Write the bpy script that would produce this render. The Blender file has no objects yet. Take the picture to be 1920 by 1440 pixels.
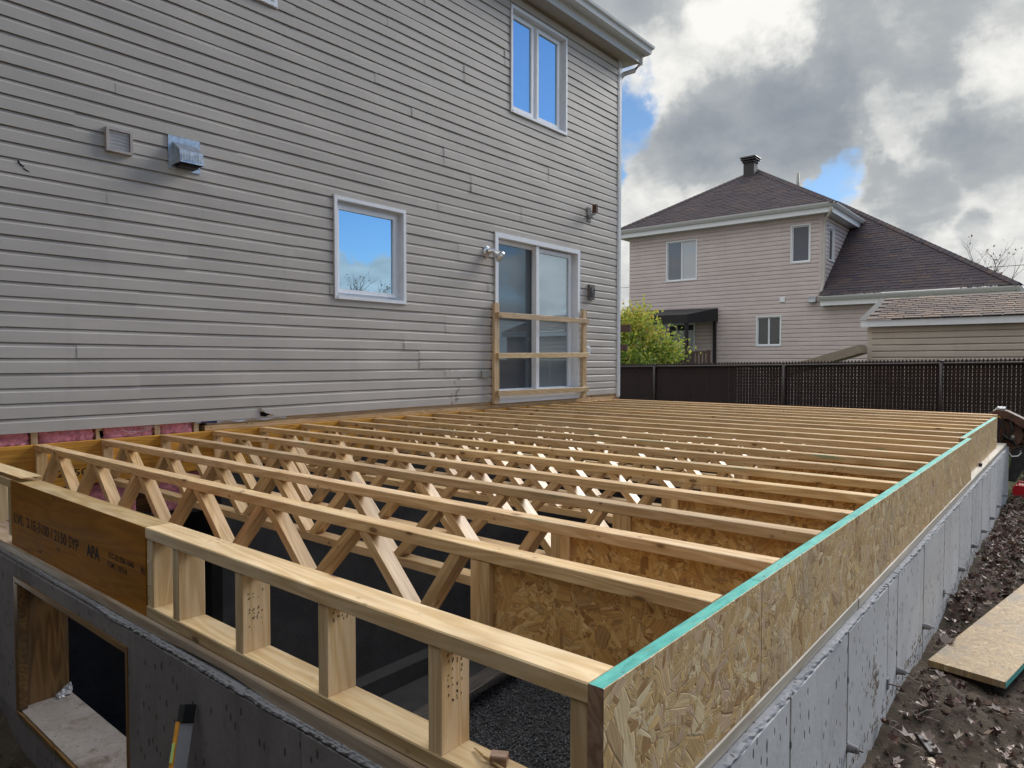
import bpy, math, random
import numpy as np
from mathutils import Vector, Matrix
random.seed(7); RNG = np.random.default_rng(7)
R = math.radians
scene = bpy.context.scene
COL = scene.collection

# ------------------------------------------------------------------ camera
F_PX, YAW, PITCH, ROLL = 1298.136, 0.690475, -0.03217, 0.000519
CAM = Vector((-1.50899, -5.4018, 0.55395))
cd = bpy.data.cameras.new('camera'); cam = bpy.data.objects.new('camera', cd); COL.objects.link(cam)
_f = Vector((math.cos(YAW)*math.cos(PITCH), math.sin(YAW)*math.cos(PITCH), math.sin(PITCH)))
_r = Vector((math.sin(YAW), -math.cos(YAW), 0)); _u = _r.cross(_f)
_r2 = _r*math.cos(ROLL)+_u*math.sin(ROLL); _u2 = -_r*math.sin(ROLL)+_u*math.cos(ROLL)
cam.matrix_world = Matrix.Translation(CAM) @ Matrix((_r2, _u2, -_f)).transposed().to_4x4()
cd.sensor_fit = 'HORIZONTAL'; cd.sensor_width = 36.0; cd.lens = 36.0*F_PX/1920
cd.clip_start = 0.05; cd.clip_end = 3000
scene.camera = cam

# ------------------------------------------------------------------ light
SUN_AZ, SUN_EL = R(-13), R(33)          # azimuth from +x, turning towards +y
SKY_STRENGTH = 0.058
CLOUD_BRIGHT = 0.47
scene.view_settings.view_transform = 'Standard'; scene.view_settings.look = 'None'
scene.view_settings.exposure = 1.05; scene.view_settings.gamma = 1.0
scene.view_settings.use_curve_mapping = False
sl = bpy.data.lights.new('sun', 'SUN'); sl.energy = 1.5; sl.angle = R(26); sl.color = (1.0, 0.96, 0.90)
so = bpy.data.objects.new('sun', sl); COL.objects.link(so)
sdir = Vector((math.cos(SUN_EL)*math.cos(SUN_AZ), math.cos(SUN_EL)*math.sin(SUN_AZ), math.sin(SUN_EL)))
so.rotation_euler = (-sdir).to_track_quat('-Z', 'Y').to_euler(); so.location = sdir*60

# ------------------------------------------------------------------ node helpers
class NT:
    def __init__(s, tree): s.t = tree; s.n = tree.nodes; s.l = tree.links
    def add(s, typ, ins=None, **props):
        n = s.n.new(typ)
        for k, v in props.items(): setattr(n, k, v)
        for k, v in (ins or {}).items(): s.put(n.inputs[k], v)
        return n
    def put(s, sock, v):
        if isinstance(v, bpy.types.NodeSocket): s.l.new(v, sock)
        elif isinstance(v, bpy.types.Node): s.l.new(v.outputs[0], sock)
        else:
            if sock.type == 'RGBA' and not isinstance(v, (int, float)) and len(v) == 3: v = (*v, 1)
            if sock.type == 'VECTOR' and isinstance(v, (int, float)): v = (v, v, v)
            sock.default_value = v
    def math(s, op, a, b=0.0, c=0.0, clamp=False):
        n = s.n.new('ShaderNodeMath'); n.operation = op; n.use_clamp = clamp
        s.put(n.inputs[0], a); s.put(n.inputs[1], b)
        if op in ('MULTIPLY_ADD', 'SMOOTH_MIN', 'COMPARE'): s.put(n.inputs[2], c)
        return n.outputs[0]
    def vmath(s, op, a, b=(0, 0, 0)):
        n = s.n.new('ShaderNodeVectorMath'); n.operation = op
        s.put(n.inputs[0], a)
        if op == 'SCALE': s.put(n.inputs[3], b)
        elif op not in ('LENGTH', 'NORMALIZE'): s.put(n.inputs[1], b)
        return n.outputs['Value'] if op in ('DOT_PRODUCT', 'LENGTH') else n.outputs[0]
    def smooth(s, v, a, b, lo=0.0, hi=1.0):
        n = s.add('ShaderNodeMapRange', {0: v, 1: a, 2: b, 3: lo, 4: hi}); n.interpolation_type = 'SMOOTHSTEP'
        return n.outputs[0]
    def lin(s, v, a, b, lo=0.0, hi=1.0):
        return s.add('ShaderNodeMapRange', {0: v, 1: a, 2: b, 3: lo, 4: hi}).outputs[0]
    def mix(s, f, a, b, mode='MIX'):
        n = s.n.new('ShaderNodeMix'); n.data_type = 'RGBA'; n.blend_type = mode
        s.put(n.inputs[0], f); s.put(n.inputs[6], a); s.put(n.inputs[7], b)
        return n.outputs[2]
    def ramp(s, v, stops, interp='LINEAR'):
        n = s.n.new('ShaderNodeValToRGB'); n.color_ramp.interpolation = interp
        e = n.color_ramp.elements
        while len(e) < len(stops): e.new(0.5)
        for k, (p, c) in enumerate(stops): e[k].position = p; e[k].color = (*c, 1)
        s.put(n.inputs[0], v); return n.outputs[0]
    def noise(s, vec, scale, detail=3, rough=0.55, dist=0.0, dim='3D', out=0):
        n = s.add('ShaderNodeTexNoise', {'Vector': vec, 'Scale': scale, 'Detail': detail, 'Roughness': rough, 'Distortion': dist})
        n.noise_dimensions = dim
        return n.outputs[out]
    def voro(s, vec, scale, feature='F1', rnd=1.0, dim='3D', out='Distance', smooth=None):
        n = s.n.new('ShaderNodeTexVoronoi'); n.feature = feature; n.voronoi_dimensions = dim
        s.put(n.inputs['Vector'], vec); n.inputs['Scale'].default_value = scale; n.inputs['Randomness'].default_value = rnd
        return n.outputs[out]
    def mapping(s, vec, scale=(1, 1, 1), loc=(0, 0, 0), rot=(0, 0, 0)):
        return s.add('ShaderNodeMapping', {'Vector': vec, 'Location': loc, 'Rotation': rot, 'Scale': scale}).outputs[0]
    def bump(s, h, strength=0.3, dist=0.01, normal=None):
        n = s.add('ShaderNodeBump', {'Height': h, 'Strength': strength, 'Distance': dist})
        if normal is not None: s.put(n.inputs['Normal'], normal)
        return n.outputs[0]

# ------------------------------------------------------------------ sky
world = bpy.data.worlds.new('World'); scene.world = world; world.use_nodes = True
w = NT(world.node_tree); w.n.clear()
wout = w.n.new('ShaderNodeOutputWorld')
sky = w.n.new('ShaderNodeTexSky'); sky.sky_type = 'NISHITA'; sky.sun_disc = False
sky.sun_elevation = SUN_EL; sky.sun_rotation = R(90)-SUN_AZ
sky.air_density = 1.0; sky.dust_density = 0.1; sky.ozone_density = 3.0
skycol = w.add('ShaderNodeHueSaturation', {'Saturation': 1.08, 'Color': sky.outputs[0]}).outputs[0]
dirv = w.n.new('ShaderNodeTexCoord').outputs['Generated']
sx = w.add('ShaderNodeSeparateXYZ', {0: dirv}).outputs
zz = w.math('ADD', w.math('MAXIMUM', sx[2], 0.0), 0.13)
proj = w.add('ShaderNodeCombineXYZ', {0: w.math('DIVIDE', sx[0], zz), 1: w.math('DIVIDE', sx[1], zz), 2: 0.0}).outputs[0]
projs = w.mapping(proj, loc=(3.1, 1.7, 0.4))
n1 = w.noise(projs, 1.15, 9, 0.56, 0.2)
n2 = w.noise(projs, 3.0, 9, 0.60, 0.15)
n3 = w.noise(w.mapping(proj, loc=(9.3, 4.2, 7.7)), 1.5, 7, 0.55, 0.15)
n4 = w.noise(w.mapping(dirv, scale=(1, 1, 1.7), loc=(1.3, 0.2, 5.7)), 16.0, 7, 0.6, 0.1)
def azel(a, e): return (math.cos(R(e))*math.cos(R(a)), math.cos(R(e))*math.sin(R(a)), math.sin(R(e)))
wob = w.vmath('SCALE', w.vmath('SUBTRACT', w.noise(dirv, 6.0, 7, 0.62, out=1), (0.5, 0.5, 0.5)), 0.22)
dwob = w.vmath('NORMALIZE', w.vmath('ADD', dirv, wob))
def blob(a, e, r_in, r_out):
    return w.smooth(w.vmath('DOT_PRODUCT', dwob, azel(a, e)), math.cos(R(r_out)), math.cos(R(r_in)))
def total(items):
    acc = None
    for wt, b in items:
        t = w.math('MULTIPLY', b, wt); acc = t if acc is None else w.math('ADD', acc, t)
    return acc
base = w.math('ADD', w.math('MULTIPLY', n1, 0.62), w.math('ADD', w.math('MULTIPLY', n2, 0.18), w.math('MULTIPLY', n4, 0.20)))
# the cloud field is thick on the sun's side and breaks up behind the camera
side = w.vmath('DOT_PRODUCT', dirv, azel(28, 10))
clear = w.smooth(w.vmath('DOT_PRODUCT', dirv, azel(-58, 32)), 0.45, 0.93, 0.0, -0.245)
clear = w.math('MULTIPLY', clear, w.smooth(sx[2], 0.07, 0.24, 0.15, 1.0))
cover = w.math('ADD', w.smooth(side, 0.30, 0.85, 0.10, 0.22), clear)
heap = total([(0.34, blob(-55.5, 6.5, 0.4, 4.2)), (0.30, blob(-49.3, 6.0, 0.3, 3.2)), (0.30, blob(-36.5, 6.5, 0.3, 3.2))])   # low heaps in the clear part
gaps = total([(-0.235, blob(31.2, 18.2, 1.0, 5.0)), (-0.26, blob(32.5, 13, 0.2, 3.4)), (-0.26, blob(15.2, 12.6, 0.1, 3.4)), (-0.12, blob(11.5, 11.6, 0.1, 2.6)), (-0.22, blob(27, 9.8, .1, 2.4)), (-0.2, blob(17, 11.2, .1, 2.0))])
alpha = w.smooth(w.math('ADD', w.math('ADD', w.math('ADD', base, cover), heap), gaps), 0.43, 0.60)
thick = total([(0.42, blob(20, 17.2, 2.0, 8.0)), (0.34, blob(14.5, 18.5, 1.0, 7.0)), (0.30, blob(9, 22, 1.5, 8.5)), (0.34, blob(5.5, 14.8, 0.8, 5.0)), (0.30, blob(26, 15.8, 0.5, 4.5)),
               (-0.52, blob(11.2, 16.8, 0.2, 4.4)), (-0.40, blob(20, 25.0, 0.3, 5.5)), (-0.30, blob(27.5, 21.5, 0.3, 4.6)), (0.36, blob(30.5, 27, 1.0, 6)), (-0.46, blob(4.0, 18.7, 0.2, 4.0)),
               (-0.16, blob(26, 11.5, 1.0, 6.0)), (-0.10, blob(8, 9.5, 1.5, 5.0)), (0.30, blob(7, 8.9, .2, 1.7)), (0.36, blob(10.8, 10.8, .3, 3.0))])
n5 = w.noise(w.mapping(dirv, scale=(1, 1, 1.5), loc=(4.3, 2.2, 1.7)), 7.0, 8, 0.6, 0.3)
shade_in = w.math('ADD', w.math('ADD', w.math('MULTIPLY', n3, 0.45), w.math('ADD', w.math('MULTIPLY', n4, 0.35), w.math('MULTIPLY', n5, 0.50))), w.math('MULTIPLY', thick, 0.55))
shade = w.lin(shade_in, 0.46, 1.14)
ccol = w.ramp(shade, [(0.0, (1.0, 0.985, 0.94)), (0.22, (0.78, 0.785, 0.765)), (0.5, (0.46, 0.485, 0.50)), (0.75, (0.36, 0.395, 0.43)), (1.0, (0.285, 0.32, 0.365))])
edge = alpha
cstr = w.math('MULTIPLY', w.smooth(sx[2], 0.42, 0.95, 1.0, 4.0), CLOUD_BRIGHT)   # overcast is brighter towards the zenith
bg1 = w.add('ShaderNodeBackground', {'Color': skycol, 'Strength': SKY_STRENGTH})
bg2 = w.add('ShaderNodeBackground', {'Color': ccol, 'Strength': cstr})
mx = w.add('ShaderNodeMixShader', {0: edge, 1: bg1.outputs[0], 2: bg2.outputs[0]})
w.l.new(mx.outputs[0], wout.inputs[0])

# ------------------------------------------------------------------ materials
def new_mat(name):
    m = bpy.data.materials.new(name); m.use_nodes = True
    nt = NT(m.node_tree); b = m.node_tree.nodes['Principled BSDF']
    return m, nt, b
def randvec(nt, k=40.0):
    oi = nt.n.new('ShaderNodeObjectInfo').outputs['Random']
    oc = nt.n.new('ShaderNodeTexCoord').outputs['Object']
    off = nt.add('ShaderNodeCombineXYZ', {0: nt.math('MULTIPLY', oi, k), 1: nt.math('MULTIPLY', oi, k*1.7), 2: nt.math('MULTIPLY', oi, k*0.6)}).outputs[0]
    return nt.vmath('ADD', oc, off), oi, oc
def plain(name, col, rough=0.6, metal=0.0, spec=0.5, noise=0.12, scale=12.0, bump=0.0, bscale=60.0):
    m, nt, b = new_mat(name)
    v, oi, oc = randvec(nt)
    n = nt.noise(v, scale, 5, 0.6)
    f = nt.lin(n, 0.3, 0.7, 1-noise, 1+noise)
    c = nt.mix(1.0, col, nt.add('ShaderNodeCombineColor', {0: f, 1: f, 2: f}).outputs[0], 'MULTIPLY')
    nt.put(b.inputs['Base Color'], c)
    b.inputs['Metallic'].default_value = metal; b.inputs['Specular IOR Level'].default_value = spec
    nt.put(b.inputs['Roughness'], nt.lin(nt.noise(v, scale*2, 3), 0.3, 0.7, rough-0.06, rough+0.06))
    if bump: nt.put(b.inputs['Normal'], nt.bump(nt.noise(v, bscale, 4), bump, 0.004))
    return m
def wood(name, light, dark, grey=(0.42, 0.36, 0.29), greyf=0.5, mildew=0.0, rough=0.37, knots=1.0, specks=0.5):
    m, nt, b = new_mat(name)
    v, oi, oc = randvec(nt)
    g1 = nt.noise(nt.mapping(v, (1.3, 16, 16)), 2.0, 4, 0.6, 0.8)
    g2 = nt.noise(nt.mapping(v, (5, 150, 150)), 1.0, 3, 0.6)
    g3 = nt.noise(nt.mapping(v, (0.5, 6, 6)), 1.0, 3, 0.5, 0.4)
    band = nt.math('FRACT', nt.math('MULTIPLY', g3, 16.0))
    band = nt.smooth(nt.math('ABSOLUTE', nt.math('SUBTRACT', band, 0.5)), 0.0, 0.5)
    gg = nt.math('ADD', nt.math('ADD', nt.math('MULTIPLY', g1, 0.5), nt.math('MULTIPLY', g2, 0.25)), nt.math('MULTIPLY', band, 0.25))
    c = nt.mix(nt.smooth(gg, 0.32, 0.68), dark, light)
    gm = nt.smooth(nt.noise(nt.mapping(v, (0.7, 5, 5)), 1.5, 5, 0.65), 0.45, 0.7, 0, greyf)
    c = nt.mix(gm, c, grey)
    kv = nt.mapping(v, (4.5, 11, 11))
    kd = nt.voro(kv, 1.0); kc = nt.add('ShaderNodeSeparateColor', {0: nt.voro(kv, 1.0, out='Color')}).outputs[0]
    k = nt.math('MULTIPLY', nt.smooth(kd, 0.07, 0.12, 1, 0), nt.smooth(kc, 0.36, 0.4))
    c = nt.mix(nt.math('MULTIPLY', k, 0.85*knots), c, (0.05, 0.022, 0.010))
    kh = nt.math('MULTIPLY', nt.smooth(kd, 0.08, 0.26, 1, 0), nt.smooth(kc, 0.36, 0.4))
    c = nt.mix(nt.math('MULTIPLY', kh, 0.35*knots), c, (0.30, 0.15, 0.05))
    sv = nt.mapping(v, (22, 34, 34)); sd = nt.voro(sv, 1.0)
    scc = nt.add('ShaderNodeSeparateColor', {0: nt.voro(sv, 1.0, out='Color')}).outputs[0]
    clus = nt.smooth(nt.noise(nt.mapping(v, (1.5, 5, 5)), 1.5, 3), 0.5, 0.66)
    s = nt.math('MULTIPLY', nt.math('MULTIPLY', nt.smooth(sd, 0.12, 0.26, 1, 0), nt.smooth(scc, 0.55, 0.6)), clus)
    c = nt.mix(nt.math('MULTIPLY', s, specks), c, (0.035, 0.022, 0.014))
    if mildew:
        mm = nt.smooth(nt.noise(nt.mapping(v, (0.9, 7, 7)), 1.3, 4, 0.6), 0.66, 0.72, 0, mildew)
        c = nt.mix(mm, c, (0.10, 0.27, 0.20))
    blot = nt.lin(nt.noise(nt.mapping(v, (1.1, 4, 4)), 2.2, 5, 0.65), 0.3, 0.72, 1.08, 0.80)
    c = nt.mix(1.0, c, nt.add('ShaderNodeCombineColor', {0: blot, 1: blot, 2: blot}).outputs[0], 'MULTIPLY')
    br = nt.lin(oi, 0, 1, 0.82, 1.12)
    c = nt.mix(1.0, c, nt.add('ShaderNodeCombineColor', {0: br, 1: br, 2: nt.math('MULTIPLY', br, nt.lin(nt.math('FRACT', nt.math('MULTIPLY', oi, 7.3)), 0, 1, 1.04, 0.93))}).outputs[0], 'MULTIPLY')
    nt.put(b.inputs['Base Color'], c)
    nt.put(b.inputs['Roughness'], nt.lin(g1, 0.3, 0.7, rough-0.05, rough+0.09))
    b.inputs['Specular IOR Level'].default_value = 0.55
    nt.put(b.inputs['Normal'], nt.bump(nt.math('ADD', g2, nt.math('MULTIPLY', g1, 0.6)), 0.16, 0.003))
    return m
def osb(name, cols, plane='xz', rough=0.6, stain=0.4, sc=1.0, bump=0.3):
    m, nt, b = new_mat(name)
    v, oi, oc = randvec(nt, 13.0)
    s = nt.add('ShaderNodeSeparateXYZ', {0: v}).outputs
    p = nt.add('ShaderNodeCombineXYZ', {0: s[0], 1: s[2] if plane == 'xz' else s[1], 2: 0.0}).outputs[0]
    p = nt.vmath('ADD', p, nt.vmath('SCALE', nt.vmath('SUBTRACT', nt.noise(p, 9.0, 2, 0.5, out=1), (0.5, 0.5, 0.5)), 0.012))
    def layer(cell, long, thin, off):
        q = nt.vmath('ADD', p, (off, off*0.7, 0))
        cc = nt.add('ShaderNodeSeparateColor', {0: nt.voro(q, cell*sc, dim='2D', out='Color')}).outputs
        rot = nt.add('ShaderNodeVectorRotate', {'Vector': q, 'Angle': nt.math('MULTIPLY', cc[0], 6.283)}); rot.rotation_type = 'Z_AXIS'
        st = nt.mapping(rot.outputs[0], (long*sc, thin*sc, 1))
        col = nt.add('ShaderNodeSeparateColor', {0: nt.voro(st, 1.0, dim='2D', out='Color')}).outputs
        de = nt.voro(st, 1.0, 'DISTANCE_TO_EDGE', dim='2D')
        fib = nt.noise(nt.mapping(rot.outputs[0], (10, 190, 1)), 1.0, 3, 0.6, dim='2D')
        return col, de, fib, cc
    A = layer(9, 9, 30, 0.0); B = layer(15, 13, 52, 5.3); Cc = layer(6, 6, 18, 9.1)
    pick = nt.smooth(nt.noise(p, 14.0, 3, 0.6, dim='2D'), 0.47, 0.53)
    pick2 = nt.smooth(nt.noise(nt.vmath('ADD', p, (3, 8, 0)), 7.0, 3, 0.6, dim='2D'), 0.55, 0.60)
    def m3(a, bb, c): 
        t = nt.math('MULTIPLY_ADD', pick, nt.math('SUBTRACT', bb, a), a)
        return nt.math('MULTIPLY_ADD', pick2, nt.math('SUBTRACT', c, t), t)
    val = m3(A[0][0], B[0][0], Cc[0][0]); val2 = m3(A[0][1], B[0][1], Cc[0][1])
    ed = m3(A[1], B[1], Cc[1]); fib = m3(A[2], B[2], Cc[2])
    k = len(cols)
    c = nt.ramp(val, [(i/(k-1), cols[i]) for i in range(k)])
    ff = nt.lin(fib, 0.3, 0.7, 0.78, 1.16)
    c = nt.mix(1.0, c, nt.add('ShaderNodeCombineColor', {0: ff, 1: ff, 2: ff}).outputs[0], 'MULTIPLY')
    gap = nt.math('MULTIPLY', nt.smooth(ed, 0.0, 0.05, 1, 0), nt.smooth(val2, 0.5, 0.8))
    c = nt.mix(nt.math('MULTIPLY', gap, 0.6), c, (0.13, 0.065, 0.03))
    stn = nt.smooth(nt.noise(p, 3.5, 5, 0.65, dim='2D'), 0.5, 0.68, 0, stain)
    c = nt.mix(stn, c, (0.20, 0.17, 0.14))
    nt.put(b.inputs['Base Color'], c)
    b.inputs['Roughness'].default_value = rough
    nt.put(b.inputs['Normal'], nt.bump(nt.math('ADD', nt.math('ADD', val2, nt.math('MULTIPLY', nt.smooth(ed, 0, 0.08), 0.8)), nt.math('MULTIPLY', fib, 0.4)), bump, 0.004))
    return m
def concrete(name, col, col2, stain=(0.12, 0.10, 0.08), stainf=0.35, pits=0.8, rough=0.75):
    m, nt, b = new_mat(name)
    v, oi, oc = randvec(nt, 21.0)
    n = nt.noise(v, 3.0, 7, 0.62); nf = nt.noise(v, 45.0, 5, 0.65)
    c = nt.mix(nt.smooth(nt.math('ADD', nt.math('MULTIPLY', n, 0.7), nt.math('MULTIPLY', nf, 0.3)), 0.35, 0.65), col, col2)
    st = nt.smooth(nt.noise(nt.mapping(v, (1, 1, 0.6)), 2.6, 5, 0.7, 0.6), 0.55, 0.72, 0, stainf)
    c = nt.mix(st, c, stain)
    pv = nt.mapping(v, (1, 1, 0.45)); pd = nt.voro(pv, 42.0)
    pc = nt.add('ShaderNodeSeparateColor', {0: nt.voro(pv, 42.0, out='Color')}).outputs[0]
    pit = nt.math('MULTIPLY', nt.smooth(pd, 0.16, 0.30, 1, 0), nt.smooth(pc, 0.60, 0.64))
    pd2 = nt.voro(pv, 17.0); pc2 = nt.add('ShaderNodeSeparateColor', {0: nt.voro(pv, 17.0, out='Color')}).outputs[0]
    pit2 = nt.math('MULTIPLY', nt.smooth(pd2, 0.10, 0.17, 1, 0), nt.smooth(pc2, 0.66, 0.7))
    pit = nt.math('MAXIMUM', pit, pit2)
    c = nt.mix(nt.math('MULTIPLY', pit, pits), c, (0.05, 0.05, 0.055))
    pos = nt.n.new('ShaderNodeNewGeometry').outputs['Position']
    drip = nt.smooth(nt.noise(nt.mapping(pos, (9, 9, 0.7)), 1.4, 6, 0.65, 0.3), 0.52, 0.74, 0, stainf*0.9)
    c = nt.mix(drip, c, stain)
    br = nt.lin(oi, 0, 1, 0.93, 1.07)
    c = nt.mix(1.0, c, nt.add('ShaderNodeCombineColor', {0: br, 1: br, 2: br}).outputs[0], 'MULTIPLY')
    nt.put(b.inputs['Base Color'], c); b.inputs['Roughness'].default_value = rough
    h = nt.math('SUBTRACT', nt.math('MULTIPLY', nf, 0.5), nt.math('MULTIPLY', pit, 1.4))
    nt.put(b.inputs['Normal'], nt.bump(h, 0.35, 0.005))
    return m
def siding_mat(name, col, rough=0.5):
    m, nt, b = new_mat(name)
    v, oi, oc = randvec(nt, 17.0)
    n = nt.noise(nt.mapping(v, (0.7, 1, 3)), 2.0, 4, 0.6); gr = nt.noise(nt.mapping(v, (9, 60, 110)), 1.0, 4, 0.6)
    f = nt.math('MULTIPLY', nt.lin(n, 0.3, 0.7, 0.93, 1.06), nt.lin(oi, 0, 1, 0.975, 1.025))
    c = nt.mix(1.0, col, nt.add('ShaderNodeCombineColor', {0: f, 1: f, 2: f}).outputs[0], 'MULTIPLY')
    dirt = nt.smooth(nt.noise(nt.mapping(v, (3, 3, 0.8)), 1.5, 6, 0.7), 0.62, 0.8, 0, 0.18)
    c = nt.mix(dirt, c, (0.16, 0.14, 0.12))
    pos = nt.n.new('ShaderNodeNewGeometry').outputs['Position']
    stk = nt.smooth(nt.noise(nt.mapping(pos, (7, 7, 0.35)), 1.0, 6, 0.65), 0.50, 0.78, 0, 0.12)
    c = nt.mix(stk, c, (0.22, 0.20, 0.18))
    fade = nt.lin(nt.noise(pos, 0.55, 4, 0.6), 0.3, 0.7, 0.93, 1.06)
    c = nt.mix(1.0, c, nt.add('ShaderNodeCombineColor', {0: fade, 1: fade, 2: fade}).outputs[0], 'MULTIPLY')
    nt.put(b.inputs['Base Color'], c); b.inputs['Roughness'].default_value = rough
    b.inputs['Specular IOR Level'].default_value = 0.4
    nt.put(b.inputs['Normal'], nt.bump(gr, 0.12, 0.002))
    return m
def glass_mat(name, tint=(0.012, 0.016, 0.02), refl=0.75, rcol=(0.9, 0.95, 1.0), warp=0.0):
    m, nt, b = new_mat(name)
    out = m.node_tree.nodes['Material Output']
    b.inputs['Base Color'].default_value = (*tint, 1); b.inputs['Roughness'].default_value = 0.6
    g = nt.add('ShaderNodeBsdfGlossy', {'Color': rcol, 'Roughness': 0.015})
    if warp:
        oc = nt.n.new('ShaderNodeTexCoord').outputs['Object']
        nt.put(g.inputs['Normal'], nt.bump(nt.noise(oc, 1.6, 1), warp, 0.02))
    mxs = nt.add('ShaderNodeMixShader', {0: refl, 1: b.outputs[0], 2: g.outputs[0]})
    nt.l.new(mxs.outputs[0], out.inputs[0])
    return m
def tab_mat(name, cols, rough=0.85):
    m, nt, b = new_mat(name)
    at = nt.add('ShaderNodeAttribute'); at.attribute_name = 'tint'
    oi = nt.n.new('ShaderNodeObjectInfo').outputs['Random']
    oc = nt.n.new('ShaderNodeTexCoord').outputs['Object']
    k = len(cols)
    r = nt.math('FRACT', nt.math('ADD', at.outputs['Fac'], oi))
    c = nt.ramp(r, [(i/(k-1), cols[i]) for i in range(k)])
    n = nt.noise(oc, 160.0, 2, 0.7); f = nt.lin(n, 0.3, 0.7, 0.6, 1.4)
    c = nt.mix(1.0, c, nt.add('ShaderNodeCombineColor', {0: f, 1: f, 2: f}).outputs[0], 'MULTIPLY')
    nt.put(b.inputs['Base Color'], c); b.inputs['Roughness'].default_value = rough
    b.inputs['Specular IOR Level'].default_value = 0.25
    nt.put(b.inputs['Normal'], nt.bump(n, 0.4, 0.003))
    return m
def leaf_mat(name, cols, rough=0.6, trans=0.25):
    m, nt, b = new_mat(name)
    at = nt.add('ShaderNodeAttribute'); at.attribute_name = 'tint'
    k = len(cols)
    c = nt.ramp(at.outputs['Fac'], [(i/(k-1), cols[i]) for i in range(k)])
    nt.put(b.inputs['Base Color'], c); b.inputs['Roughness'].default_value = rough
    if trans:
        out = m.node_tree.nodes['Material Output']
        t = nt.add('ShaderNodeBsdfTranslucent', {'Color': c})
        mxs = nt.add('ShaderNodeMixShader', {0: trans, 1: b.outputs[0], 2: t.outputs[0]})
        nt.l.new(mxs.outputs[0], out.inputs[0])
    return m

M = {}
M['siding'] = siding_mat('vinyl siding', (0.470, 0.436, 0.398))
M['siding2'] = siding_mat('pinkish vinyl siding', (0.60, 0.52, 0.515))
M['siding3'] = siding_mat('shed siding', (0.52, 0.45, 0.385))
M['trim'] = plain('white vinyl trim', (0.80, 0.83, 0.88), 0.4, noise=0.04)
M['trim2'] = plain('grey white aluminium', (0.60, 0.62, 0.64), 0.4, noise=0.05)
M['jtrim'] = plain('beige window trim', (0.50, 0.47, 0.43), 0.45, noise=0.05)
M['soffit'] = plain('beige aluminium soffit', (0.42, 0.40, 0.38), 0.45, noise=0.05)
M['spf'] = wood('spruce lumber', (0.76, 0.55, 0.315), (0.60, 0.385, 0.185), grey=(0.46, 0.34, 0.23), greyf=0.45, mildew=0.6, specks=0.8)
M['spfp'] = wood('fresh spruce lumber', (0.74, 0.56, 0.34), (0.60, 0.41, 0.205), greyf=0.15, specks=0.35)
M['spfb'] = wood('brown stained lumber', (0.34, 0.22, 0.16), (0.22, 0.13, 0.09), greyf=0.3, grey=(0.30, 0.24, 0.21), specks=0.3)
M['web'] = wood('spruce webs', (0.74, 0.52, 0.285), (0.56, 0.35, 0.155), greyf=0.4, grey=(0.45, 0.33, 0.22), specks=0.4, knots=0.7)
M['sill'] = wood('treated sill lumber', (0.56, 0.45, 0.33), (0.42, 0.30, 0.20), greyf=0.5, grey=(0.48, 0.44, 0.40), specks=0.3)
M['guard'] = wood('guard rail lumber', (0.66, 0.49, 0.29), (0.52, 0.35, 0.18), greyf=0.15, specks=0.5)
M['lvl'] = wood('laminated veneer', (0.50, 0.205, 0.018), (0.40, 0.150, 0.010), greyf=0.3, grey=(0.30, 0.13, 0.012), knots=0.9, specks=0.0, rough=0.55)
M['lvl'].node_tree.nodes['Principled BSDF'].inputs['Specular IOR Level'].default_value = 0.12
M['lvltop'] = wood('laminated veneer edge', (0.62, 0.45, 0.24), (0.45, 0.29, 0.12), greyf=0.3, knots=0.2, specks=0.2)
M['ledger'] = wood('laminated veneer ledger', (0.64, 0.31, 0.035), (0.44, 0.19, 0.018), greyf=0.2, grey=(0.18, 0.12, 0.07), knots=0.4, specks=0.1, rough=0.4)
M['oldwood'] = wood('weathered grey board', (0.15, 0.13, 0.12), (0.08, 0.07, 0.065), grey=(0.16, 0.15, 0.15), specks=0.2)
M['buck'] = wood('wet plywood', (0.30, 0.17, 0.06), (0.16, 0.08, 0.025), grey=(0.10, 0.08, 0.06), greyf=0.6, knots=0.6, specks=0.3)
OSB1 = [(0.72, 0.52, 0.255), (0.50, 0.31, 0.12), (0.66, 0.45, 0.205), (0.35, 0.19, 0.07), (0.78, 0.62, 0.37), (0.57, 0.38, 0.165), (0.58, 0.41, 0.27), (0.73, 0.49, 0.185)]
OSB2 = [(0.72, 0.47, 0.19), (0.50, 0.27, 0.085), (0.66, 0.41, 0.15), (0.30, 0.14, 0.04), (0.76, 0.54, 0.26), (0.60, 0.36, 0.12)]
M['osb'] = osb('oriented strand board', OSB1, stain=0.25, sc=1.3)
M['osbweb'] = osb('orange strand board', OSB2, stain=0.12, sc=1.4)
M['osbflat'] = osb('weathered strand board', [(0.44, 0.31, 0.155), (0.32, 0.21, 0.10), (0.40, 0.28, 0.135), (0.24, 0.155, 0.08), (0.48, 0.36, 0.20)], plane='xy', stain=0.75, sc=1.6)
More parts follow.
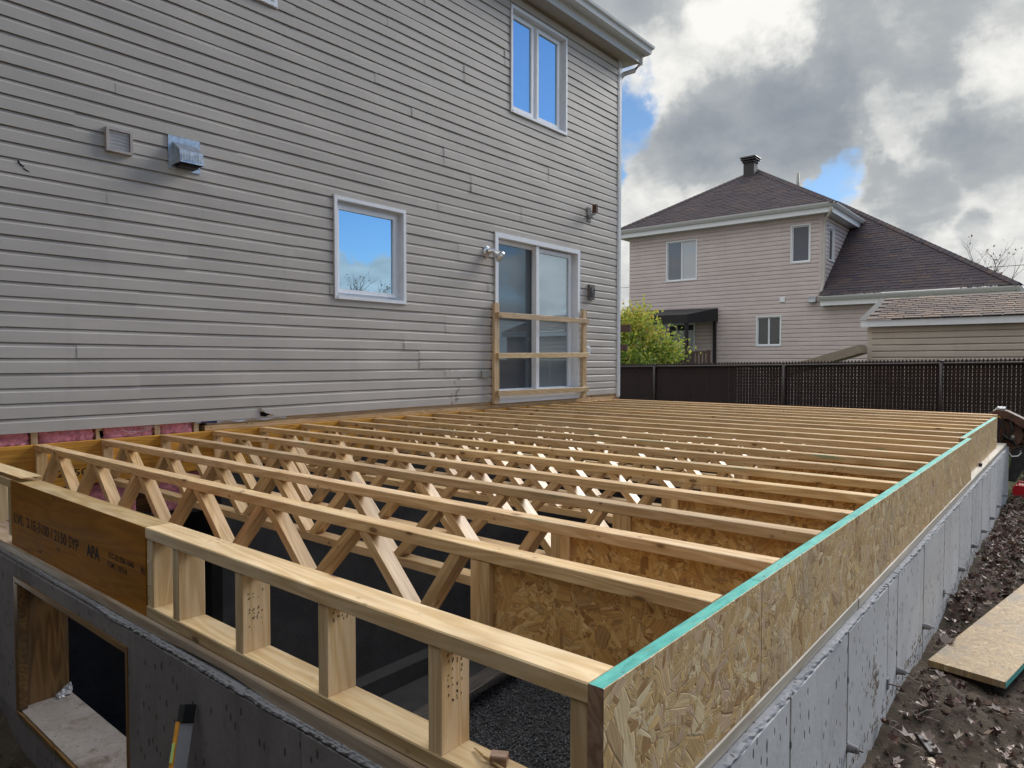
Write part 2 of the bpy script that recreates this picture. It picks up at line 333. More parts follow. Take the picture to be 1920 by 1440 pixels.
def teal_mat():
    m, nt, b = new_mat('teal edge paint')
    v, oi, oc = randvec(nt)
    n = nt.noise(nt.mapping(v, (14, 60, 60)), 1.0, 5, 0.7); n2_ = nt.noise(v, 5.0, 4, 0.6)
    c = nt.mix(nt.smooth(n, 0.3, 0.7), (0.025, 0.27, 0.235), (0.09, 0.46, 0.39))
    c = nt.mix(nt.smooth(n2_, 0.4, 0.7, 0, 0.35), c, (0.22, 0.52, 0.46))
    c = nt.mix(nt.smooth(nt.noise(nt.mapping(v, (30, 120, 120)), 1.0, 4, 0.7), 0.60, 0.68, 0, 0.8), c, (0.35, 0.28, 0.18))
    k = nt.smooth(nt.voro(nt.mapping(v, (24, 60, 60)), 1.0), 0.10, 0.2, 1, 0)
    c = nt.mix(nt.math('MULTIPLY', k, nt.smooth(n2_, 0.5, 0.6)), c, (0.02, 0.04, 0.035))
    nt.put(b.inputs['Base Color'], c); b.inputs['Roughness'].default_value = 0.6
    nt.put(b.inputs['Normal'], nt.bump(n, 0.5, 0.003)); return m
M['teal'] = teal_mat()
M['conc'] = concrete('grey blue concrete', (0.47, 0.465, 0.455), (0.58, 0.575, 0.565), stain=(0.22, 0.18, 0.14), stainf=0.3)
M['concd'] = concrete('darkened concrete', (0.19, 0.178, 0.183), (0.255, 0.24, 0.245), stain=(0.10, 0.10, 0.10), stainf=0.5)  # near wall's shade is put into this darker colour; form ties share it
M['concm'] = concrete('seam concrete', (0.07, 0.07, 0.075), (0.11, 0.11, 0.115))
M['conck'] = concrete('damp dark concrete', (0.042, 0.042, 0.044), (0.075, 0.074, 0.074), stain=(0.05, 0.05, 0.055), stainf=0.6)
M['ledge'] = concrete('trowelled concrete', (0.22, 0.225, 0.245), (0.33, 0.335, 0.36), stain=(0.2, 0.2, 0.22), stainf=0.5)
M['black'] = plain('black void shade', (0.008, 0.008, 0.009), 0.9, noise=0.2, spec=0.1)  # stands for the shade inside the torn siding
M['pink'] = plain('pink glass wool', (0.66, 0.26, 0.30), 0.95, noise=0.35, scale=28.0, bump=1.0, bscale=50.0, spec=0.05)
M['housewrap'] = plain('white house wrap', (0.62, 0.63, 0.66), 0.4, noise=0.1)
M['blue'] = plain('dark blue print', (0.02, 0.025, 0.12), 0.5)
M['glass'] = glass_mat('reflecting glass', refl=0.85, rcol=(0.50, 0.76, 1.0), warp=0.02)
M['glass2'] = glass_mat('curtained glass', tint=(0.20, 0.245, 0.265), refl=0.40, rcol=(0.7, 0.87, 1.0), warp=0.02)
M['glass3'] = glass_mat('screened glass', tint=(0.055, 0.060, 0.068), refl=0.14, rcol=(0.6, 0.82, 1.0))
M['glassd'] = glass_mat('dark glass', tint=(0.014, 0.018, 0.018), refl=0.09)
M['glassc'] = glass_mat('glass over pale curtain', tint=(0.42, 0.43, 0.46), refl=0.15)
M['glassb'] = glass_mat('glass over blinds', tint=(0.10, 0.11, 0.14), refl=0.10)
M['galv'] = plain('galvanised steel', (0.50, 0.54, 0.58), 0.35, metal=0.85, noise=0.25, scale=25)
M['grey'] = plain('grey brown plastic', (0.11, 0.105, 0.11), 0.6, noise=0.2)
M['greyl'] = plain('grey green box', (0.28, 0.29, 0.26), 0.5)
M['vent'] = plain('aged beige plastic', (0.40, 0.36, 0.34), 0.5, noise=0.2)
M['chrome'] = plain('scuffed chrome', (0.72, 0.72, 0.74), 0.2, metal=0.7, noise=0.25, scale=60)
M['rust'] = plain('rusty steel', (0.085, 0.042, 0.028), 0.7, noise=0.5, scale=14.0, bump=0.4)
M['rustd'] = plain('dark greasy steel', (0.035, 0.032, 0.034), 0.55, noise=0.5, scale=18.0)
M['red'] = plain('red plastic', (0.55, 0.02, 0.03), 0.35, noise=0.1)
M['rubber'] = plain('black rubber', (0.012, 0.012, 0.013), 0.5)
M['yellow'] = plain('orange yellow paint', (0.75, 0.33, 0.03), 0.45, noise=0.25, scale=40)
M['alu'] = plain('dull aluminium', (0.42, 0.42, 0.43), 0.45, metal=0.3, noise=0.15)
M['vial'] = plain('green vial', (0.55, 0.75, 0.25), 0.2)
M['ink'] = plain('black ink', (0.012, 0.011, 0.010), 0.7, noise=0.1)
M['stain'] = plain('brown muddy stain', (0.24, 0.195, 0.15), 0.9, noise=0.4, scale=30)
M['fencepost'] = plain('brown coated steel', (0.026, 0.016, 0.016), 0.45, noise=0.1)
M['slat'] = plain('brown privacy slats', (0.040, 0.021, 0.022), 0.5, noise=0.25, scale=8)
M['awning'] = plain('black canopy cloth', (0.018, 0.017, 0.02), 0.8)
M['brown'] = plain('brown painted timber', (0.075, 0.040, 0.030), 0.6, noise=0.2)
M['tan'] = plain('tan panel', (0.33, 0.27, 0.21), 0.6, noise=0.15)
M['shingle'] = tab_mat('brown asphalt shingle', [(0.056, 0.046, 0.056), (0.072, 0.056, 0.062), (0.048, 0.042, 0.055), (0.092, 0.064, 0.060), (0.062, 0.051, 0.060), (0.080, 0.062, 0.066)])
M['shingle2'] = tab_mat('shed asphalt shingle', [(0.14, 0.11, 0.10), (0.20, 0.15, 0.125), (0.12, 0.095, 0.09), (0.23, 0.17, 0.135), (0.095, 0.082, 0.082)])
M['bushleaf'] = leaf_mat('yellow green leaves', [(0.06, 0.13, 0.025), (0.15, 0.26, 0.045), (0.36, 0.43, 0.07), (0.52, 0.50, 0.09), (0.55, 0.36, 0.08)], trans=0.45)
M['treeleaf'] = leaf_mat('russet leaves', [(0.05, 0.04, 0.02), (0.16, 0.06, 0.02), (0.25, 0.09, 0.03)], trans=0.3)
M['litter'] = leaf_mat('fallen maple leaves', [(0.045, 0.026, 0.020), (0.105, 0.062, 0.046), (0.15, 0.082, 0.064), (0.20, 0.13, 0.095), (0.30, 0.22, 0.175), (0.40, 0.34, 0.295)], trans=0.0, rough=0.5)
M['bark'] = plain('grey brown bark', (0.07, 0.055, 0.045), 0.9, noise=0.3, bump=0.5)
M['gravel'] = leaf_mat('dark crushed stone', [(0.05, 0.054, 0.06), (0.09, 0.096, 0.105), (0.14, 0.147, 0.16), (0.08, 0.08, 0.083), (0.24, 0.245, 0.25)], trans=0.0, rough=0.6)

def ground_mat():
    m, nt, b = new_mat('dark soil')
    oc = nt.n.new('ShaderNodeTexCoord').outputs['Object']
    n = nt.noise(oc, 2.5, 8, 0.65); nf = nt.noise(oc, 38.0, 6, 0.7)
    c = nt.mix(nt.smooth(n, 0.35, 0.65), (0.058, 0.044, 0.031), (0.105, 0.082, 0.060))
    c = nt.mix(nt.smooth(nf, 0.5, 0.7, 0, 0.7), c, (0.15, 0.122, 0.096))
    s = nt.add('ShaderNodeSeparateXYZ', {0: oc}).outputs
    g = nt.math('MULTIPLY', nt.smooth(nt.math('ADD', s[0], nt.math('MULTIPLY', nt.noise(oc, 1.5, 4), 3.0)), 8.0, 9.5), nt.smooth(nt.noise(oc, 9.0, 4, 0.7), 0.35, 0.55))
    gc = nt.mix(nf, (0.025, 0.045, 0.012), (0.06, 0.085, 0.025))
    c = nt.mix(g, c, gc)
    nt.put(b.inputs['Base Color'], c); b.inputs['Roughness'].default_value = 0.95; b.inputs['Specular IOR Level'].default_value = 0.2
    nt.put(b.inputs['Normal'], nt.bump(nt.math('ADD', nf, nt.math('MULTIPLY', nt.noise(oc, 120.0, 3, 0.7), 0.4)), 0.9, 0.02))
    return m
M['soil'] = ground_mat()

# ------------------------------------------------------------------ mesh helpers
def link_mesh(name, verts, faces, mats, parent=None, origin=(0, 0, 0), fm=None, tint=None, smooth=False, kind=None, label=None):
    me = bpy.data.meshes.new(name)
    o0 = Vector(origin)
    me.from_pydata([tuple(Vector(v)-o0) for v in verts], [], faces)
    if not isinstance(mats, (list, tuple)): mats = [mats]
    for x in mats: me.materials.append(x)
    if fm is not None: me.polygons.foreach_set('material_index', fm)
    if tint is not None:
        a = me.attributes.new('tint', 'FLOAT', 'FACE'); a.data.foreach_set('value', list(tint))
    if smooth: me.polygons.foreach_set('use_smooth', [True]*len(me.polygons))
    me.update()
    o = bpy.data.objects.new(name, me); COL.objects.link(o)
    place(o, parent, o0)
    if kind: o['kind'] = kind
    if label: o['label'] = label
    return o
BASE = {}
def world_of(o): return BASE.get(o.name, Vector((0, 0, 0)))
def place(o, parent, loc):
    loc = Vector(loc); BASE[o.name] = loc
    if parent is not None:
        o.parent = parent; o.location = loc-world_of(parent)
    else: o.location = loc
def thing(name, label, cat, loc=(0, 0, 0), group=None):
    o = bpy.data.objects.new(name, None); COL.objects.link(o); o.empty_display_size = 0.1
    place(o, None, loc); o['label'] = label; o['category'] = cat
    if group: o['group'] = group
    return o
def tag(o, label, cat, group=None, kind=None):
    o['label'] = label; o['category'] = cat
    if group: o['group'] = group
    if kind: o['kind'] = kind
    return o
BEAMS = {}
def beam_mesh(L, w, h, ch, mats, top=None, end=None, name='beam'):
    key = (round(L, 4), round(w, 4), round(h, 4), round(ch, 4), tuple(m.name for m in mats), top, end)
    if key in BEAMS: return BEAMS[key]
    a, b2 = w/2, h/2
    ring = [(-a+ch, -b2), (a-ch, -b2), (a, -b2+ch), (a, b2-ch), (a-ch, b2), (-a+ch, b2), (-a, b2-ch), (-a, -b2+ch)]
    vs = [(0, y, z) for y, z in ring]+[(L, y, z) for y, z in ring]
    fs = [(i, (i+1) % 8, (i+1) % 8+8, i+8) for i in range(8)]+[tuple(reversed(range(8))), tuple(range(8, 16))]
    me = bpy.data.meshes.new(name); me.from_pydata(vs, [], fs)
    for m in mats: me.materials.append(m)
    if top is not None: me.polygons[4].material_index = top; me.polygons[3].material_index = 0
    if end is not None: me.polygons[8].material_index = end; me.polygons[9].material_index = end
    me.update(); BEAMS[key] = me
    return me
def beam(name, p0, p1, w, h, mat, parent=None, up=(0, 0, 1), ch=0.0015, top=None, end=None, label=None):
    """A straight member from p0 to p1 (centre line); h is measured along up, w across."""
    p0, p1, up = Vector(p0), Vector(p1), Vector(up)
    X = (p1-p0); L = X.length; X.normalize()
    Y = up.cross(X).normalized(); Z = X.cross(Y)
    mats = mat if isinstance(mat, (list, tuple)) else [mat]
    o = bpy.data.objects.new(name, beam_mesh(L, w, h, ch, mats, top, end, name)); COL.objects.link(o)
    BASE[o.name] = p0
    pl = p0 if parent is None else p0-world_of(parent)
    if parent is not None: o.parent = parent
    o.matrix_local = Matrix.Translation(pl) @ Matrix((X, Y, Z)).transposed().to_4x4()
    if label: o['label'] = label
    return o
def box(name, lo, hi, mat, parent=None, ch=0.002, **kw):
    """Axis-aligned box from corner lo to corner hi; local x runs along its longest horizontal side."""
    lo, hi = Vector(lo), Vector(hi); c = (lo+hi)/2; d = hi-lo
    ch = min(ch, min(d)*0.3)
    if d.x >= d.y: return beam(name, (lo.x, c.y, c.z), (hi.x, c.y, c.z), d.y, d.z, mat, parent, ch=ch, **kw)
    return beam(name, (c.x, lo.y, c.z), (c.x, hi.y, c.z), d.x, d.z, mat, parent, ch=ch, **kw)
def vbeam(name, p0, p1, wx, wy, mat, parent=None, **kw):
    """Upright member; wx across x and wy across y."""
    return beam(name, p0, p1, wx, wy, mat, parent, up=(0, 1, 0), **kw)
class MB:
    def __init__(s): s.v = []; s.f = []; s.t = []; s.m = []
    def add(s, vs, fs, tint=0.0, mi=0):
        k = len(s.v); s.v += [tuple(v) for v in vs]
        for f in fs: s.f.append(tuple(i+k for i in f)); s.t.append(tint); s.m.append(mi)
    def box(s, lo, hi, tint=0.0, mi=0):
        (x0, y0, z0), (x1, y1, z1) = lo, hi
        s.add([(x0, y0, z0), (x1, y0, z0), (x1, y1, z0), (x0, y1, z0), (x0, y0, z1), (x1, y0, z1), (x1, y1, z1), (x0, y1, z1)],
              [(0, 3, 2, 1), (4, 5, 6, 7), (0, 1, 5, 4), (1, 2, 6, 5), (2, 3, 7, 6), (3, 0, 4, 7)], tint, mi)
    def tube(s, pts, rad, n=6, tint=0.0, mi=0, cap=True):
        pts = [Vector(p) for p in pts]; k = len(s.v); m = len(pts)
        rad = rad if isinstance(rad, (list, tuple)) else [rad]*m
        for i, p in enumerate(pts):
            d = (pts[min(i+1, m-1)]-pts[max(i-1, 0)]).normalized()
            a = d.cross(Vector((0, 0, 1)) if abs(d.z) < 0.9 else Vector((1, 0, 0))).normalized(); b2 = d.cross(a)
            for j in range(n):
                t = 2*math.pi*j/n; s.v.append(tuple(p+(a*math.cos(t)+b2*math.sin(t))*rad[i]))
        for i in range(m-1):
            for j in range(n):
                s.f.append((k+i*n+j, k+i*n+(j+1) % n, k+(i+1)*n+(j+1) % n, k+(i+1)*n+j)); s.t.append(tint); s.m.append(mi)
        if cap:
            s.f.append(tuple(k+j for j in reversed(range(n)))); s.t.append(tint); s.m.append(mi)
            s.f.append(tuple(k+(m-1)*n+j for j in range(n))); s.t.append(tint); s.m.append(mi)
    def out(s, name, mat, parent=None, origin=None, **kw):
        if origin is None: origin = world_of(parent) if parent is not None else s.v[0]
        return link_mesh(name, s.v, s.f, mat, parent, origin, fm=s.m, tint=s.t, **kw)
def sweep(prof, paths):
    """Quads between copies of a profile placed by the functions in paths."""
    vs = []; fs = []; n = len(prof)
    for fn in paths: vs += [fn(a, b) for a, b in prof]
    for i in range(len(paths)-1):
        for j in range(n-1): fs.append((i*n+j, (i+1)*n+j, (i+1)*n+j+1, i*n+j+1))
    return vs, fs
ORD = ['first', 'second', 'third', 'fourth', 'fifth', 'sixth', 'seventh', 'eighth', 'ninth', 'tenth', 'eleventh', 'twelfth', 'thirteenth', 'fourteenth', 'fifteenth', 'sixteenth', 'seventeenth', 'eighteenth', 'nineteenth', 'twentieth']

# ------------------------------------------------------------------ ground
def axis(breaks):
    out = []
    for a, b, st in breaks:
        k = max(1, int(round((b-a)/st))); out += [a+(b-a)*i/k for i in range(k)]
    out.append(breaks[-1][1]); return np.array(out)
gx = axis([(-900, -60, 120), (-60, -6, 9), (-6, -1.6, 0.3), (-1.6, -0.535, 0.05), (-0.535, 3.0, 0.05), (3.0, 7.42, 0.08), (7.42, 10.5, 0.15), (10.5, 40, 3), (40, 1100, 150)])
gy = axis([(-900, -60, 120), (-60, -9, 6), (-9, -6.6, 0.3), (-6.6, -4.8, 0.05), (-4.8, -2.9, 0.06), (-2.9, 0.4, 0.1), (0.4, 12, 1.6), (12, 60, 8), (60, 900, 120)])
def hsh(x, y, f, s): return np.sin(x*f*1.3+s)*np.cos(y*f*1.7+s*2.1)+0.5*np.sin(x*f*2.9+y*f*2.3+s*3.3)
def ground_h(x, y):
    near = np.exp(-(np.maximum(0, np.abs(x-3)-9)**2+np.maximum(0, np.abs(y+4)-6)**2)/9)
    h = -0.897+0*x
    front = 1/(1+np.exp(np.clip((x+0.50)*60, -50, 50)))*1/(1+np.exp(-(y+4.5)*8))
    h = h-(0.385-0.21/(1+np.exp(-(y+1.55)*9)))*front+0.12*np.clip((x-8)/6, 0, 1)
    h = h-0.05*np.clip((-4.95-y)/0.3, 0, 1)*np.clip((x+0.5)/1, 0, 1)*near
    h = h+near*(0.018*hsh(x, y, 3.1, 0.3)+0.012*hsh(x, y, 8.3, 1.1)+0.007*hsh(x, y, 19.0, 2.2))
    return h
X, Y = np.meshgrid(gx, gy, indexing='ij'); H = ground_h(X, Y)
H = H+RNG.normal(0, 0.006, H.shape)*(np.abs(X) < 10)*(np.abs(Y) < 10)
nx, ny = len(gx), len(gy)
gv = np.stack([X.ravel(), Y.ravel(), H.ravel()], 1).tolist()
gf = []
for i in range(nx-1):
    for j in range(ny-1):
        cx_, cy_ = (gx[i]+gx[i+1])/2, (gy[j]+gy[j+1])/2
        if -0.535 < cx_ < 7.42 and -4.8 < cy_ < 12: continue
        if cx_ < -0.535 and cx_ > -6 and 0.4 < cy_ < 12: continue
        gf.append((i*ny+j, (i+1)*ny+j, (i+1)*ny+j+1, i*ny+j+1))
g = link_mesh('ground', gv, gf, M['soil'], smooth=True); g['kind'] = 'structure'; g['label'] = 'dark bare soil around the new foundation'

# crawl space floor
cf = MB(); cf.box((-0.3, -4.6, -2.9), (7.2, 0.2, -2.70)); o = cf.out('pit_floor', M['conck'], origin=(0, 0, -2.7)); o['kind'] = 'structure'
# crushed stone on the pit floor
def stones(n, xr, yr, z, smin, smax):
    oc = np.array([(1, 0, 0), (-1, 0, 0), (0, 1, 0), (0, -1, 0), (0, 0, 1), (0, 0, -1)], float)
    of = np.array([(0, 2, 4), (2, 1, 4), (1, 3, 4), (3, 0, 4), (2, 0, 5), (1, 2, 5), (3, 1, 5), (0, 3, 5)])
    ctr = np.stack([RNG.uniform(*xr, n), RNG.uniform(*yr, n), np.full(n, z)+RNG.uniform(-0.004, 0.012, n)], 1)
    s = RNG.uniform(smin, smax, (n, 1, 3))*RNG.uniform(0.7, 1.3, (n, 6, 1))
    q = RNG.normal(size=(n, 3, 3)); q, _ = np.linalg.qr(q)
    V = np.einsum('nij,nkj->nki', q, oc[None]*s)+ctr[:, None]
    Fc = of[None]+(np.arange(n)*6)[:, None, None]
    me = bpy.data.meshes.new('gravel')
    me.vertices.add(n*6); me.vertices.foreach_set('co', V.reshape(-1))
    me.loops.add(n*24); me.loops.foreach_set('vertex_index', Fc.reshape(-1).astype(np.int32))
    me.polygons.add(n*8); me.polygons.foreach_set('loop_start', np.arange(0, n*24, 3, dtype=np.int32))
    a = me.attributes.new('tint', 'FLOAT', 'FACE'); a.data.foreach_set('value', np.repeat(RNG.uniform(0, 1, n), 8))
    me.materials.append(M['gravel']); me.update(calc_edges=True); me.validate()
    o = bpy.data.objects.new('gravel', me); COL.objects.link(o); return o
o = stones(42000, (0.2, 4.2), (-4.4, -0.9), -2.69, 0.006, 0.014); o['kind'] = 'stuff'; o['label'] = 'dark crushed stone covering the floor of the pit'

# ------------------------------------------------------------------ the house
house = thing('house', 'beige vinyl-sided two-storey house with white windows above the new deck framing', 'house', (1.5, 0, 0))
CH = 0.0999; Z0 = 0.08; XL, XR = -4.0, 7.52; ZT = 5.0
OPEN = {'kitchen': (2.425, 3.285, 1.15, 2.085), 'upper': (4.99, 6.14, 3.572, 4.828), 'attic': (0.68, 1.84, 3.585, 4.84), 'door': (4.70, 6.455, 0.06, 2.07)}
def course_strips(z0, ch, zmax, k=1.0):
    """Profile of one siding course as (out, z) pairs from its butt upwards."""
    s1 = 1-0.085*k; s2 = 1-0.055*k
    return [(-0.005*k, z0+0.002), (0.0140*k, z0), (0.0130*k, z0+ch*0.70), (0.0062*k, z0+ch*0.78), (0.0050*k, z0+ch*s1), (-0.005*k, z0+ch*s2), (-0.005*k, z0+ch+0.004)]
def cut_intervals(a, b, za, zb, openings):
    iv = [(a, b)]
    for (oa, ob, oz0, oz1) in openings:
        if zb <= oz0 or za >= oz1: continue
        nxt = []
        for (p, q) in iv:
            if ob <= p or oa >= q: nxt.append((p, q)); continue
            if oa > p: nxt.append((p, oa))
            if ob < q: nxt.append((ob, q))
        iv = nxt
    return iv
def panel_mesh(x0, x1, r, openings, out=0.0, ncourse=2, ch=CH, zb=Z0, step=0.3, wav=0.0019, ztop=ZT, fn=None, k=1.0):
    kk = k
    vs, fs = [], []
    ph = random.uniform(0, 6.3)
    for c in range(ncourse):
        pr = course_strips(zb+(r*ncourse+c)*ch, ch, ztop, kk)
        for (oa, za), (ob, zb_) in zip(pr[:-1], pr[1:]):
            cuts = sorted({za, zb_} | {z for o_ in openings for z in o_[2:] if min(za, zb_) < z < max(za, zb_)})
            if za > zb_: cuts = cuts[::-1]
            if len(cuts) == 1: cuts = [za, zb_]
            for ca, cb in zip(cuts[:-1], cuts[1:]):
                if max(ca, cb) > ztop+0.02: continue
                t0 = 0 if zb_ == za else (ca-za)/(zb_-za); t1 = 1 if zb_ == za else (cb-za)/(zb_-za)
                A_, B_ = oa+(ob-oa)*t0, oa+(ob-oa)*t1
                for (p, q) in cut_intervals(x0, x1, min(ca, cb)+1e-5, max(ca, cb)-1e-5, openings):
                    k = max(1, int((q-p)/step)); b0 = len(vs)
                    for i in range(k+1):
                        x = p+(q-p)*i/k
                        wv = wav*math.sin(x*3.1+ph+c*1.7)+wav*0.6*math.sin(x*7.3+ph*2)
                        wz = wav*1.1*math.sin(x*1.9+ph*3)
                        vs.append((x, -(A_+out+wv), ca+wz)); vs.append((x, -(B_+out+wv), cb+wz))
                    for i in range(k): fs.append((b0+2*i, b0+2*i+2, b0+2*i+3, b0+2*i+1))
    if fn: vs = [fn(*v) for v in vs]
    return vs, fs
SEAM = {0: [1.66], 1: [0.69, 3.89], 2: [0.30, 3.51], 3: [-0.4, 3.3], 4: [0.69, 3.9], 5: [-1.2, 2.4, 5.6], 6: [1.06, 4.6], 7: [2.03, 5.4], 8: [0.51, 4.1], 9: [-0.8, 2.75, 6.2],
        10: [0.29, 3.79], 11: [1.5, 5.22], 12: [0.58, 4.31], 13: [0.15, 3.88], 14: [2.05, 5.78], 15: [-0.2, 3.42, 7.14], 16: [-0.7, 2.94, 6.63], 17: [2.04, 4.33], 18: [0.6, 4.2],
        19: [-0.5, 3.1, 6.7], 20: [1.5, 4.9], 21: [0.2, 3.6, 6.9], 22: [2.2, 5.0], 23: [0.9, 4.4], 24: [2.9, 6.4]}
NROW = 25; ALLOPEN = list(OPEN.values())
for r in range(NROW):
    xs = sorted(SEAM[r]); xs = [XL]+xs+[XR]
    for i in range(len(xs)-1):
        a, b = xs[i], xs[i+1]
        if i > 0: a -= 0.025
        zl, zh = Z0+r*2*CH, Z0+(r+1)*2*CH
        for p, q in cut_intervals(a, b, (zl+zh)/2-0.06, (zl+zh)/2+0.06, [o_ for o_ in ALLOPEN if o_[2] < zl+0.01 and o_[3] > zh-0.01]):
            vs, fs = panel_mesh(p, q, r, ALLOPEN, out=0.0022*(i % 2 == 0)+random.uniform(0, 0.001))
            if fs: link_mesh('siding_panel', vs, fs, M['siding'], house, (p, 0, zl))
# sheathing behind the siding, cut round the openings, with the open strip at the floor line left out
sm = MB()
zc = sorted({Z0+0.005, ZT+0.2} | {z for o_ in ALLOPEN for z in o_[2:] if z > Z0})
for za, zb in zip(zc[:-1], zc[1:]):
    for p, q in cut_intervals(XL, XR, za+1e-4, zb-1e-4, ALLOPEN): sm.box((p, 0.0075, za), (q, 0.15, zb))
sm.box((7.40, 0.15, -0.2), (XR, 9.0, ZT+0.2)); sm.box((XL, 8.9, -0.2), (7.40, 9.0, ZT+0.2))
sm.out('wall', M['soffit'], house, (0, 0.05, 0))
# corner trim, starter strip, frieze
cm = MB(); cm.box((7.465, -0.024, 0.035), (7.555, 0.0, ZT)); cm.box((7.52, 0.0, 0.035), (7.555, 0.09, ZT)); cm.box((7.49, -0.0275, 0.035), (7.530, -0.024, ZT))
cm.out('corner_trim', M['trim2'], house, (7.5, 0, 0.035))
XC = 7.555
path = [lambda o_, z: (XL, -o_, z), lambda o_, z: (XC+o_, -o_, z), lambda o_, z: (XC+o_, 9.0, z)]
def eave_part(name, prof, mat):
    vs, fs = sweep(prof, path); link_mesh(name, vs, fs, mat, house, (1.5, 0, 5))
eave_part('soffit', [(-0.02, 5.0), (0.213, 5.0)], M['soffit'])
eave_part('fascia', [(0.213, 4.998), (0.2135, 5.098), (0.236, 5.102), (0.236, 5.130), (0.20, 5.133)], M['trim2'])
eave_part('gutter', [(0.238, 5.112), (0.300, 5.110), (0.330, 5.135), (0.340, 5.190), (0.366, 5.215), (0.372, 5.246), (0.362, 5.247), (0.355, 5.222), (0.25, 5.22)], M['trim2'])
vs, fs = sweep([(0.36, 5.25), (-4.4, 8.0)], path); link_mesh('roof', vs, fs, M['shingle'], house, (1.5, 0, 5), tint=[0.3]*len(fs))
dm = MB(); dm.tube([(7.80, -0.22, 5.15), (7.80, -0.20, 5.0), (7.74, -0.12, 4.90), (7.62, -0.02, 4.84), (7.60, 0.05, 4.74), (7.60, 0.06, -0.6)], 0.036, 8)
dm.out('downspout', M['trim2'], house, smooth=True)

def window(parent, name, frame_y, x0, x1, z0, z1, panes, glass, recess=0.045, trim=0.045, sash=0.04, fn=None, mat_out=None, mat_in=None, ext=0.03):
    """A framed window on a wall facing -y at y = frame_y: outer trim, recessed sash, panes. Coordinates are of the outer trim."""
    mo, mi = mat_out or M['trim'], mat_in or M['trim']
    fn = fn or (lambda x, y, z: (x, y, z))
    def mk(nm, boxes, mat, par):
        m = MB()
        for lo, hi in boxes: m.box(lo, hi)
        vs = [fn(*v) for v in m.v]
        return link_mesh(nm, vs, m.f, mat, par, fn((x0+x1)/2, frame_y, z0))
    y0, y1 = frame_y-ext, frame_y+recess+0.02
    t = trim
    win = mk(name, [((x0, y0, z0), (x0+t, y1, z1)), ((x1-t, y0, z0), (x1, y1, z1)), ((x0+t, y0, z1-t), (x1-t, y1, z1)), ((x0+t, y0-0.006, z0), (x1-t, y1, z0+t))], mo, parent)
    # narrow bead round the trim
    bd = 0.008
    mk('bead', [((x0-bd, y0+0.006, z0-bd), (x0-0.0005, y0+0.018, z1+bd)), ((x1+0.0005, y0+0.006, z0-bd), (x1+bd, y0+0.018, z1+bd)), ((x0-0.0005, y0+0.006, z1+0.0005), (x1+0.0005, y0+0.018, z1+bd)), ((x0-0.0005, y0+0.006, z0-bd), (x1+0.0005, y0+0.018, z0-0.0005))], M['jtrim'], win)
    ys = frame_y+recess*0.55
    for (a, b, c, d, gl, dy) in panes:
        s = sash; yy = ys+dy
        mk('sash', [((a-s, yy-0.012, c-s), (a, yy+0.03, d+s)), ((b, yy-0.012, c-s), (b+s, yy+0.03, d+s)), ((a, yy-0.012, d), (b, yy+0.03, d+s)), ((a, yy-0.012, c-s), (b, yy+0.03, c))], mi, win)
        mk('pane', [((a, yy+0.008, c), (b, yy+0.014, d))], gl, win)
    mk('backing', [((x0+t*0.5, y1-0.012, z0+t*0.5), (x1-t*0.5, y1-0.004, z1-t*0.5))], mi, win)
    return win
window(house, 'window', 0.0, 2.417, 3.293, 1.141, 2.095, [(2.496, 3.160, 1.240, 1.985, M['glass'], 0.0)], M['glass'], trim=0.032, sash=0.036)
window(house, 'window', 0.0, 4.98, 6.150, 3.562, 4.838, [(5.055, 5.425, 3.66, 4.715, M['glass'], 0), (5.575, 5.98, 3.66, 4.715, M['glass'], 0)], M['glass'], trim=0.032, sash=0.040)
window(house, 'window', 0.0, 0.67, 1.85, 3.572, 4.848, [(0.76, 1.17, 3.67, 4.725, M['glass'], 0), (1.30, 1.72, 3.67, 4.725, M['glass'], 0)], M['glass'], trim=0.032, sash=0.040)
door = window(house, 'patio_door', 0.0, 4.688, 6.466, 0.057, 2.083, [(4.83, 5.515, 0.222, 1.975, M['glass3'], 0.03), (5.612, 6.275, 0.222, 1.955, M['glass2'], 0.0)], M['glass2'], trim=0.055, sash=0.048, recess=0.07)
m_ = MB(); m_.box((5.50, -0.012, 0.17), (5.555, 0.055, 2.02)); m_.out('meeting_stile', M['trim'], door, (5.5, 0, 0.2))
m_ = MB(); m_.box((4.745, -0.045, 0.112), (6.41, -0.002, 0.165)); m_.out('threshold', M['trim'], door, (4.7, 0, 0.1))

